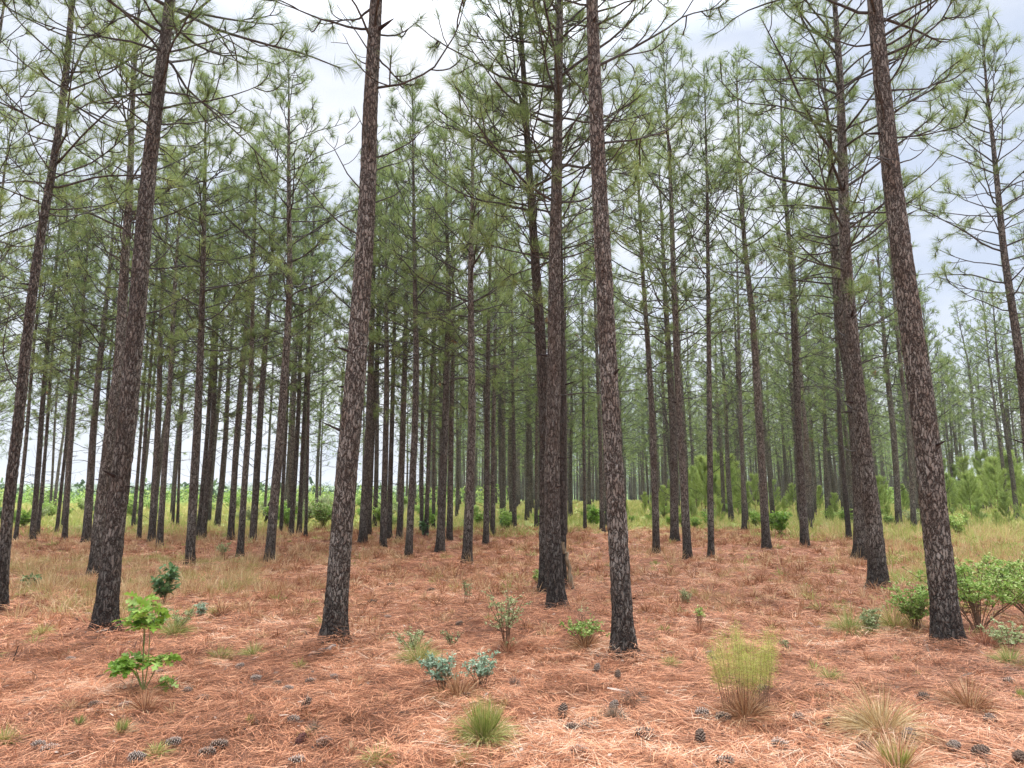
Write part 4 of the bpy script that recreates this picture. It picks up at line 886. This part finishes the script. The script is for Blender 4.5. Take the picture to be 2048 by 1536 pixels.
def tufts(name, label, cat, mats, C, h, n, w_, spread=0.8, mi=None):
    """C (m,2) tuft centres, h (m,) heights"""
    m = len(C); z = gh(C[:, 0], C[:, 1]); a = RS.rand(m, n) * 6.28; s = RS.rand(m, n) ** 0.6
    O = np.stack([C[:, :1] + np.cos(a) * s * h[:, None] * 0.22, C[:, 1:] + np.sin(a) * s * h[:, None] * 0.22, z[:, None] + 0 * a - 0.01], -1).reshape(-1, 3)
    D = np.stack([np.cos(a) * s * spread, np.sin(a) * s * spread, 0.75 + 0 * a], -1).reshape(-1, 3)
    hh = (h[:, None] * RS.uniform(0.55, 1.15, (m, n))).ravel()
    V, Fc = blades(O, D, hh, w_ if np.isscalar(w_) else np.repeat(w_, n), 0.15 + 0.4 * s.ravel(), 3)
    r = np.clip(np.repeat(RS.rand(m), n) * 0.5 + RS.rand(m * n) * 0.5, 0, 1)
    me = new_mesh(name, V, [Fc], mats, None if mi is None else np.repeat(mi, n * 2), {'rnd': np.repeat(r, 2)})
    return tag(link(name, me), label, cat, kind='stuff')
# brown wiregrass: densest in the middle distance
x, y = frustum_pts(10500, 4.2, 26, 1.5); k = (vnoise(x, y, 1.6, 21) > 0.42) | (RS.rand(10500) < 0.3); k &= RS.rand(10500) < smooth(5.5, 11, y) * 0.85 + 0.22
C = np.stack([x, y], -1)[k]; tufts('brown_wiregrass', 'scattered tufts of rust brown wiregrass across the clearing', 'grass', [M_BRGR, M_TAN, M_MIXG], C, RS.uniform(0.08, 0.30, len(C)) * np.clip(C[:, 1] / 10, 0.55, 1), 36, 0.0035 + 0.00050 * C[:, 1], 1.0, RS.choice([0, 1, 2], len(C), p=[.66, .28, .06]))
x, y = frustum_pts(2600, 3.6, 13, 1.4); k = vnoise(x, y, 0.8, 23) > 0.35
C = np.stack([x, y], -1)[k]; tufts('heaped_straw', 'small heaps and wisps of fallen needles caught on plant stubs', 'pine straw', [M_STRAW, M_BRGR, M_GREYG], C, RS.uniform(0.05, 0.17, len(C)), 26, 0.0028 + 0.0003 * C[:, 1], 1.7, RS.choice([0, 1, 2], len(C), p=[.45, .38, .17]))
# flakes of bark and broken bits among the needles
n = 3600; x, y = frustum_pts(n, 3.6, 16, 1.5)
for q_, (tx, ty) in enumerate(TREE_XY[:14]): sl_ = slice(q_ * 70, q_ * 70 + 70); x[sl_] = tx + RS.normal(0, 0.22, 70); y[sl_] = ty + RS.normal(0, 0.22, 70)
th = RS.rand(n) * 6.28; D = np.stack([np.cos(th), np.sin(th), RS.normal(0, 0.25, n)], -1)
V, Fc = blades(np.stack([x, y, gh(x, y) + RS.uniform(0.015, 0.05, n)], -1), D, RS.uniform(0.012, 0.05, n) * np.where(RS.rand(n) < 0.08, 4, 1), RS.uniform(0.008, 0.026, n), 0.0, 3, flat=True, tip=0.5, base=0.6)
o = link('bark_litter', new_mesh('bark_litter', V, [Fc], [M_FLAKE], None, {'rnd': np.repeat(RS.rand(n), 2)})); tag(o, 'dark and grey flakes of bark and broken bits in the straw', 'litter', kind='stuff')
# tall tan grass at left and right
x = np.concatenate([RS.uniform(-12, -3.2, 800), RS.uniform(-18, -5, 500), RS.uniform(6.8, 18, 1900), RS.uniform(-6, 6, 160)]); y = np.concatenate([RS.uniform(8.0, 15, 800), RS.uniform(15, 26, 500), RS.uniform(10, 27, 1900), RS.uniform(8, 22, 160)])
k = (vnoise(x, y, 1.3, 31) > 0.46) & ((x < 0) | (x / y > 0.47) | (np.abs(x) < 6))
C = np.stack([x, y], -1)[k]; tufts('tall_dry_grass', 'tall thin straw-coloured grass at both sides of the clearing', 'grass', [M_TAN], C, RS.uniform(0.2, 0.68, len(C)), 14, 0.0035 + 0.00022 * C[:, 1], 0.42)
# green-tan cover beyond the clearing
x, y = frustum_pts(17000, 20, 75, 1.1); nn_ = vnoise(x, y, 3.0, 41); k = (y + (nn_ - 0.5) * 8 + 5 * smooth(7, 13, x)) > 23.5
C = np.stack([x, y], -1)[k]; tufts('field_grass', 'green and tan grass beyond the straw-covered clearing', 'grass', [M_MIXG], C, RS.uniform(0.2, 0.6, len(C)) * (1 + 0.25 * (C[:, 0] > 9)), 12, 0.010 + 0.0004 * C[:, 1], 0.6)
x = RS.uniform(5.5, 20, 4200); y = RS.uniform(8.5, 27, 4200); k = (vnoise(x, y, 1.1, 44) > 0.36) & (x / y > 0.56)
C = np.stack([x, y], -1)[k]; tufts('green_ground_cover', 'low yellow-green plants under the shrubs on the right', 'ground cover', [M_GRASS, M_MIXG], C, RS.uniform(0.12, 0.48, len(C)), 26, 0.009, 0.9, (RS.rand(len(C)) > 0.5).astype(int))
x = RS.uniform(-10, -4.2, 600); y = RS.uniform(8.0, 15, 600); k = vnoise(x, y, 1.1, 48) > 0.5
C = np.stack([x, y], -1)[k]; tufts('olive_grass', 'olive green fine grass among the tall grass at left', 'grass', [M_MIXG], C, RS.uniform(0.15, 0.35, len(C)), 40, 0.003, 0.8)

# ------------------------------------------------------------------ bushes and young pines beyond the clearing
BP = []
for k, (lm, L_) in enumerate(((M_BRLEAF, 0.11), (M_OAK, 0.12), (M_PALE, 0.09), (M_BRLEAF, 0.10), (M_OAK, 0.10), (M_DKLEAF, 0.12))):
    BP.append(shrub_parts(1.2, 1.5, 16, 700, L_, L_ * 0.55, lm, seed=60 + k, low=0.05, r=0.01))
def sapling_parts(seed, h=2.0):
    rs = np.random.RandomState(seed); st = [np.stack([0.03 * np.sin(np.linspace(0, 2, 7) + seed), 0 * np.linspace(0, 1, 7), np.linspace(-0.03, h, 7)], -1)]; tw = []
    z = 0.3
    while z < h * 0.93:
        for k in range(rs.randint(3, 5)):
            a = rs.rand() * 6.28; L = (h - z) * 0.22 + 0.12; t = np.linspace(0, 1, 7)[:, None]
            P = np.array([0, 0, z]) + np.concatenate([cos(a) * L * t, sin(a) * L * t, L * 1.3 * t ** 1.5], 1); st.append(P)
        z += rs.uniform(0.22, 0.36)
    st = np.array(st); mb1 = MB(); rr = np.where(np.arange(len(st)) == 0, 0.018, 0.006)[:, None] * np.linspace(1, 0.4, 7)[None]; V, Fc = tubes(st, rr, 5); mb1.add(V, Fc, 0)
    n = 5200; wts = np.array([2.5] + [1.0] * (len(st) - 1)); i = rs.choice(len(st), n, p=wts / wts.sum()); s = rs.uniform(0.15, 1, n) * 5.99; s[i == 0] = rs.uniform(0.35, 1, (i == 0).sum()) * 5.99
    j = s.astype(int); f = (s - j)[:, None]; P = st[i, j] * (1 - f) + st[i, np.minimum(j + 1, 6)] * f; D = st[i, np.minimum(j + 1, 6)] - st[i, j]
    D = norm(D) * 0.9 + rs.normal(0, 0.5, (n, 3)) + [0, 0, 0.35]
    V, Fc = blades(P, D, rs.uniform(0.14, 0.24, n), 0.012, 0.08, 2); mb2 = MB(); mb2.add(V, Fc, 0)
    return mb1.mesh('stem', [M_STEM]), mb2.mesh('needles', [M_NEEDY])
SP = [sapling_parts(300 + k) for k in range(5)]
def field(px, py, hpx, parts, names, name, label, cat, group, sx=1.0, h0=1.2):
    b = G(px, py); s = hpx * b[1] / F / h0; root = thing(name, label, cat, tuple(b), group, RS.rand() * 6.28); root.scale = (s * sx, s * sx, s)
    for me, nm in zip(parts, names): link(nm, me, root)
sap = [(1395, 1030, 90), (1412, 1034, 110), (1432, 1030, 96), (1452, 1036, 84), (1465, 1024, 110), (1478, 1040, 70), (1500, 1030, 60), (1385, 1050, 50), (1330, 1036, 60), (1350, 1040, 40),
       (1550, 1034, 70), (1572, 1040, 40), (1588, 1030, 60), (1672, 1040, 50), (1662, 1050, 36), (1760, 1044, 84), (1808, 1034, 60), (1778, 1052, 40), (1838, 1030, 80),
       (1900, 1030, 80), (1912, 1024, 86), (1925, 1030, 64), (1945, 1040, 90), (1960, 1050, 50), (1985, 1030, 100), (2000, 1034, 110), (2016, 1056, 66), (2030, 1030, 110), (2044, 1036, 90), (1995, 1062, 40), (1880, 1034, 60), (2060, 1060, 100), (1935, 1060, 34), (1440, 1050, 50), (1250, 1044, 40), (1308, 1040, 50),
       (1404, 1022, 100), (1424, 1020, 104), (1444, 1022, 110), (1458, 1028, 100), (1472, 1020, 90), (1378, 1026, 80), (1340, 1022, 60), (1512, 1024, 70), (1868, 1026, 84), (1890, 1020, 96), (1935, 1022, 100), (1952, 1026, 84), (1972, 1022, 112), (1992, 1024, 96), (2008, 1020, 112), (2024, 1030, 118), (2040, 1022, 108), (1745, 1030, 60), (1770, 1026, 70), (1640, 1024, 50), (1855, 1050, 60), (1290, 1030, 44)]
ref = [(1360, 'left of the speckled upright pine'), (1420, 'right of the speckled upright pine'), (1520, 'left of the yellow-green shrub'), (1640, 'behind the brown pine by the yellow-green shrub'), (1740, 'by the burnt-black pine'), (1860, 'left of the broad plated pine'), (1960, 'right of the broad plated pine'), (2100, 'at the right edge')]
sizes = ['tall', 'small', 'mid-sized', 'slim', 'bushy', 'low']
SLAB = ordered([(px, 'tall' if h >= 85 else 'mid-sized' if h >= 60 else 'low') for px, py, h in sap], 'young pine')
for k, (px, py, h) in enumerate(sap):
    lab = SLAB[k]
    field(px, py, h, SP[k % 5], ('stem', 'needles'), 'young_pine', lab, 'young pine', 'young pines beyond the clearing', 1.0, 2.0)
# leafy bushes along the far edge of the clearing and in the open field on the left
bushes = []
for k in range(170):
    if k < 115: px = RS.uniform(-20, 880); py = RS.choice([RS.uniform(1012, 1062), RS.uniform(1000, 1030)], p=[0.6, 0.4])
    else: px = RS.uniform(880, 2060); py = RS.uniform(1030, 1060)
    h = RS.uniform(0.4, 1.15) if px < 880 else RS.uniform(0.3, 0.8)
    bushes.append((px, py, h, RS.choice([0, 1, 2, 3, 4, 5], p=[.24, .26, .16, .18, .12, .04])))
BLAB = ordered([(b_[0], ['bright green', 'lime green', 'pale green', 'leafy green', 'yellow-green', 'dark green'][b_[3]]) for b_ in bushes], 'bush')
for (px, py, h, pi_), lab in zip(bushes, BLAB):
    b = G(px, py); field(px, py, h * F / b[1], BP[pi_], ('stems', 'leaves'), 'bush', lab, 'bush', 'leafy bushes beyond the clearing', RS.uniform(0.8, 1.3))
# far thicket of the open field
mb = MB()
x, y = frustum_pts(2600, 52, 190, 1.2); k = (x / y < 0.0) | (x / y > 0.55)
for a, b in zip(x[k], y[k]):
    h_ = RS.uniform(0.7, 1.9); clump(mb, a, b, float(gh(a, b)), h_ * 0.7, h_, 34, 0 if RS.rand() < 0.6 else 1)
o = link('field_thicket', mb.mesh('field_thicket', [M_BRLEAF, M_NEEDY])); tag(o, 'light green thicket of saplings covering the open field', 'thicket', kind='stuff')

# ------------------------------------------------------------------ pine cones
def cone_mesh(seed, closed=0.0, mat_=None, core=None):
    rs = np.random.RandomState(seed); L, Rm = 0.105, 0.030; mb = MB()
    t = np.linspace(0, 1, 9); P = np.stack([L * (t - 0.5), 0 * t, 0 * t], -1)[None]; prof = np.sin(pi * np.clip(0.08 + 0.86 * t, 0, 1)) ** 0.7 * (1 - 0.35 * t)
    V, Fc = tubes(P, (Rm * 0.42 * prof)[None], 10); mb.add(V, Fc, 1)
    n = 64; k = np.arange(n); s = (k + 0.5) / n; az = k * 2.39996; pr = np.sin(pi * np.clip(0.08 + 0.86 * s, 0, 1)) ** 0.7 * (1 - 0.4 * s)
    el = (0.55 + 0.25 * (1 - s)) * (1 - closed)
    for i in range(n):
        rd = np.array([0, cos(az[i]), sin(az[i])]); tg = np.array([0, -sin(az[i]), cos(az[i])]); fw = np.array([1.0, 0, 0])
        o_ = np.array([L * (s[i] - 0.5), 0, 0]) + rd * Rm * 0.35 * pr[i]
        d = rd * (0.6 + el[i]) + fw * (0.75 - 0.5 * el[i]); d /= np.linalg.norm(d); nn_ = np.cross(tg, d)
        ln = (0.033 * (0.45 + 0.6 * pr[i])) * rs.uniform(0.8, 1.15); wv = 0.0082 * (0.6 + 0.5 * pr[i]); th = 0.0022
        a = [o_ - tg * wv * 0.5, o_ + tg * wv * 0.5, o_ + d * ln * 0.8 + tg * wv, o_ + d * ln + nn_ * 0.001, o_ + d * ln * 0.8 - tg * wv]
        top = [p - nn_ * th * 0.4 for p in a]; bot = [p + nn_ * th for p in a]; Vv = np.array(top + bot)
        Q = [[0, 1, 6, 5], [1, 2, 7, 6], [2, 3, 8, 7], [3, 4, 9, 8], [4, 0, 5, 9], [0, 1, 2, 4], [5, 6, 7, 9]]; T = [[2, 3, 4], [7, 8, 9]]
        tone = rs.rand() * 0.3
        mb.add(Vv, np.array(Q), 0, np.array([.1, .75, 1, 1, .75, .12, .12]) * 0.85 + tone * 0.3); 
        mb.add(Vv, np.array(T), 0, 0.5)
    return mb.mesh('pine_cone', [mat_, core])
CM = {'grey': [cone_mesh(1, 0.0, M_CONE, M_CORE), cone_mesh(2, 0.25, M_CONE, M_CORE)], 'dark': [cone_mesh(3, 0.1, M_CONED, M_CORE), cone_mesh(4, 0.4, M_CONED, M_CORE)], 'red': [cone_mesh(5, 0.6, M_CONER, M_CORE)]}
CONES = [  # px, py, tone, heading deg, tilt deg, scale, label
 (648, 1494, 'grey', 20, 5, 1.15, 'grey open cone right of the reddish cone'), (600, 1492, 'red', 70, 35, 1.0, 'glossy reddish closed cone left of the grey one'),
 (610, 1422, 'dark', 60, 55, 1.1, 'dark cone standing on end above the reddish one'), (586, 1446, 'grey', -10, 0, 1.0, 'pale cone sunk in straw above the reddish one'),
 (592, 1532, 'grey', 10, 5, 1.1, 'grey cone at the bottom edge below the reddish one'), (575, 1384, 'grey', 0, 0, 1.0, 'faded flat cone above the upright dark cone'),
 (620, 1368, 'grey', 20, 0, 0.95, 'faint cone half under straw, right of the faded flat one'), (553, 1372, 'dark', 40, 0, 0.8, 'small dark cone left of the faded flat one'),
 (511, 1363, 'grey', 15, 5, 1.0, 'silver cone below two tan grass clumps'), (478, 1340, 'grey', 50, 20, 0.9, 'small upright silver cone below the tan grass clumps'),
 (404, 1404, 'dark', 30, 10, 0.95, 'dark-edged cone right of the oak sprout'), (375, 1386, 'grey', 0, 0, 0.85, 'pale little cone just right of the oak sprout'),
 (313, 1352, 'dark', 25, 5, 1.1, 'dark cone at the foot of the oak seedling'), (189, 1418, 'dark', 10, 5, 1.05, 'dark open cone above the small dark green tuft'),
 (250, 1418, 'grey', 30, 0, 1.0, 'grey cone against the dome of brown straw'), (98, 1508, 'grey', 25, 0, 1.1, 'sun-bleached cone near the bottom left corner, right one'), (76, 1498, 'grey', 10, 0, 0.9, 'sun-bleached cone near the bottom left corner, left one'),
 (345, 1494, 'grey', 20, 10, 1.0, 'grey cone behind the olive tan clump at left'), (272, 1524, 'grey', 0, 0, 1.1, 'grey cone left of the olive tan clump at the bottom edge'),
 (436, 1500, 'dark', 15, 8, 1.15, 'dark cone, upper one of a pair near the bottom left'), (412, 1514, 'dark', 20, 0, 1.1, 'dark cone, lower one of a pair near the bottom left'), (140, 1324, 'grey', 12, 0, 0.9, 'pale cone beside the forked dark stick'),
 (668, 1358, 'grey', 0, 0, 0.8, 'tiny pale cone below the grey bark slab'), (775, 1238, 'grey', 0, 0, 1.0, 'small grey cone far back right of the tall left-of-centre pine'), (918, 1254, 'dark', 20, 30, 1.0, 'dark little cone behind the thin see-through shrub'),
 (930, 1402, 'dark', 30, 20, 1.0, 'dark cone in the straw above the round bunchgrass'), (1194, 1345, 'grey', 60, 40, 0.95, 'silver upright cone below left of the closest trunk'), (1236, 1360, 'dark', 80, 45, 0.95, 'dark cone with a twig below the closest trunk'),
 (1126, 1436, 'dark', 70, 50, 1.2, 'dark cone standing up left of the pair of fallen cones'), (1178, 1460, 'grey', 15, 8, 1.5, 'large silver cone lying behind a darker one'), (1144, 1462, 'dark', 5, 0, 1.1, 'dark cone touching the left end of the large silver cone'),
 (1288, 1478, 'dark', 8, 4, 1.5, 'long brown cone lying flat right of the large silver cone'), (1228, 1422, 'grey', 60, 30, 1.1, 'pale cone poking from the grey-brown wispy grass'), (1157, 1512, 'grey', -10, 0, 1.35, 'whitish cone near the bottom edge right of centre'),
 (1404, 1434, 'grey', 10, 4, 1.2, 'silver cone left of the feathery bush foot'), (1446, 1444, 'dark', -30, 10, 1.3, 'dark cone touching the feathery bush foot'), (1402, 1488, 'dark', 75, 40, 1.15, 'dark upright cone below the feathery bush'),
 (1024 + 395, 1312, 'grey', 0, 5, 0.9, 'small grey cone left behind the feathery bush'), (1450, 1532, 'grey', 10, 0, 1.2, 'grey cone at the bottom edge right of centre'), (1525, 1384, 'grey', 20, 0, 1.1, 'pale cone tucked right against the feathery bush'),
 (1560, 1498, 'grey', -25, 5, 1.2, 'white-tipped cone lower right of the feathery bush'), (1596, 1442, 'grey', 20, 0, 1.1, 'faded cone under straw right of the feathery bush'), (1658, 1452, 'dark', 30, 10, 1.0, 'brown cone at the left fringe of the large tan bunchgrass'),
 (1644, 1380, 'dark', -5, 0, 1.2, 'near-black cone above the large tan bunchgrass'), (1730, 1506, 'dark', 20, 5, 1.25, 'bold-scaled cone below the large tan bunchgrass'), (1816, 1482, 'grey', 30, 15, 1.35, 'big banded cone right of the large tan bunchgrass'),
 (1846, 1402, 'dark', 15, 5, 1.15, 'dark open cone right above the large tan bunchgrass'), (1890, 1374, 'dark', -10, 0, 1.1, 'dark cone beside a pale twig in the right foreground'), (1982, 1448, 'grey', 30, 10, 1.2, 'grey cone in the straw heap near the right edge'),
 (1908, 1502, 'grey', 25, 5, 1.1, 'light cone near the bottom right, left of two'), (1962, 1514, 'dark', 20, 5, 1.3, 'brown cone near the bottom right, right of two'), (2040, 1526, 'dark', 40, 10, 1.2, 'dark cone in the bottom right corner'), (2018, 1368, 'grey', 0, 0, 1.0, 'small grey cone near the right edge by the olive tuft')]
for k, (px, py, tone, hd, tl, s, lab) in enumerate(CONES):
    b = G(px, py); me = CM[tone][k % len(CM[tone])]; o = link('pine_cone', me, None, (b[0], b[1], b[2] + 0.012 * s + 0.012 + 0.03 * sin(radians(tl))))
    o.rotation_euler = (RS.rand() * 6.28, -radians(tl * 0.6), radians(hd)); s *= 0.82; o.scale = (s, s, s); tag(o, lab, 'pine cone', 'fallen pine cones')

# ------------------------------------------------------------------ sticks, pole, bark slab
def stick(name, label, cat, pls, rad, m, n=8, K=14):
    b = G(*pls[0][0][:2]); mb = MB()
    for q_, pl in enumerate(pls):
        pts = np.array([at(x, y, b[1] + d_) for x, y, d_ in pl]) - b; t = np.linspace(0, len(pts) - 1, K)
        P = np.stack([np.interp(t, np.arange(len(pts)), pts[:, k]) for k in range(3)], -1) + RS.normal(0, rad[q_] * 0.25, (K, 3))
        V, Fc = tubes(P[None], (rad[q_] * np.linspace(1, 0.6, K) * RS.uniform(0.85, 1.15, K))[None], n); mb.add(V, Fc, 0)
        V, T = P[[0, -1]], None
    o = link(name, mb.mesh(name, [m], True), None, tuple(b)); return tag(o, label, cat)
stick('dead_pole', 'bare split grey-brown pole leaning on the centre trio of pines', 'dead pole', [[(1144, 1178, 0.0), (1139, 1140, -.02), (1133, 1110, -.05), (1124, 1086, -.02)]], [0.042], M_DEAD)
stick('root_stump', 'dark splintered root stub at the foot of the leaning bare pole', 'stump', [[(1130, 1172, 0), (1142, 1180, 0), (1150, 1178, 0)], [(1140, 1180, 0), (1150, 1172, .02), (1154, 1168, .03)], [(1138, 1180, 0), (1120, 1174, .1)]], [0.03, 0.02, 0.02], M_CHARW)
stick('leaning_dead_stem', 'dark dead stem leaning on the pine whose crown stands in the sky', 'dead stem', [[(529, 1047, 0), (535, 1025, 0), (541, 1002, 0)]], [0.07], M_CHARW)
stick('forked_stick', 'forked black stick lying at the left edge, one prong upright', 'stick', [[(-12, 1330, 0), (20, 1331, 0), (40, 1329, .03), (60, 1320, .08)], [(24, 1330, 0), (30, 1310, 0), (37, 1292, 0)]], [0.007, 0.006], M_CHARW)
stick('stick', 'short dark stick left of the oak seedling lower leaves', 'stick', [[(218, 1324, 0), (232, 1326, 0), (243, 1329, 0)]], [0.008], M_CHARW)
stick('twig', 'small bent brown twig in the straw at left', 'twig', [[(112, 1384, 0), (120, 1380, 0), (130, 1376, .03)]], [0.006], M_CHARW)
stick('curved_twig', 'thin curved twig below the forked black stick', 'twig', [[(60, 1365, 0), (72, 1360, 0), (74, 1352, .02), (66, 1345, .05)]], [0.004], M_STEM)
stick('burnt_twig', 'short charred twig in the straw below the closest trunk', 'twig', [[(1098, 1349, 0), (1104, 1353, 0), (1110, 1356, -.02)]], [0.006], M_CHARW)
stick('pale_twig', 'pale broken twig right of a dark cone, right foreground', 'twig', [[(1908, 1375, 0), (1918, 1376, 0), (1930, 1375, 0)]], [0.006], M_DEAD)
stick('dead_branch', 'grey dead branch lying behind the low grey-green shrub', 'branch', [[(378, 1206, 0), (395, 1203, 0), (414, 1200, .05)]], [0.014], M_CHARW)
stick('bark_slab', 'weathered grey slab of wood at the foot of the tall left-of-centre pine', 'wood', [[(618, 1312, 0), (630, 1305, 0), (648, 1298, .02), (672, 1291, .05)], [(628, 1309, 0), (645, 1301, 0), (662, 1297, .02)]], [0.020, 0.022], M_GREYW, 7)
stick('fallen_log', 'low fallen log lying in the field grass at left', 'log', [[(135, 1059, 0), (150, 1059, 0), (163, 1060, 0)]], [0.05], M_CHARW)
for px, py, lab in ((782, 1172, 'dark clod far back in the clearing, left of three'), (862, 1182, 'dark clod in the middle of the clearing'), (745, 1206, 'dark clod close right of the tall left-of-centre pine')):
    b = G(px, py); rs = np.random.RandomState(px); n = 60; V = rs.normal(0, 1, (n, 3)); V = norm(V) * [0.07, 0.05, 0.03] * rs.uniform(0.7, 1.2, (n, 1))
    import bmesh
    bm = bmesh.new(); [bm.verts.new(v) for v in V]; r = bmesh.ops.convex_hull(bm, input=bm.verts); me = bpy.data.meshes.new('bark_chunk'); bm.to_mesh(me); bm.free(); me.materials.append(M_CHARW)
    tag(link('bark_chunk', me, None, (b[0], b[1], b[2] + 0.02)), lab, 'bark chunk', 'dark chunks in the clearing')
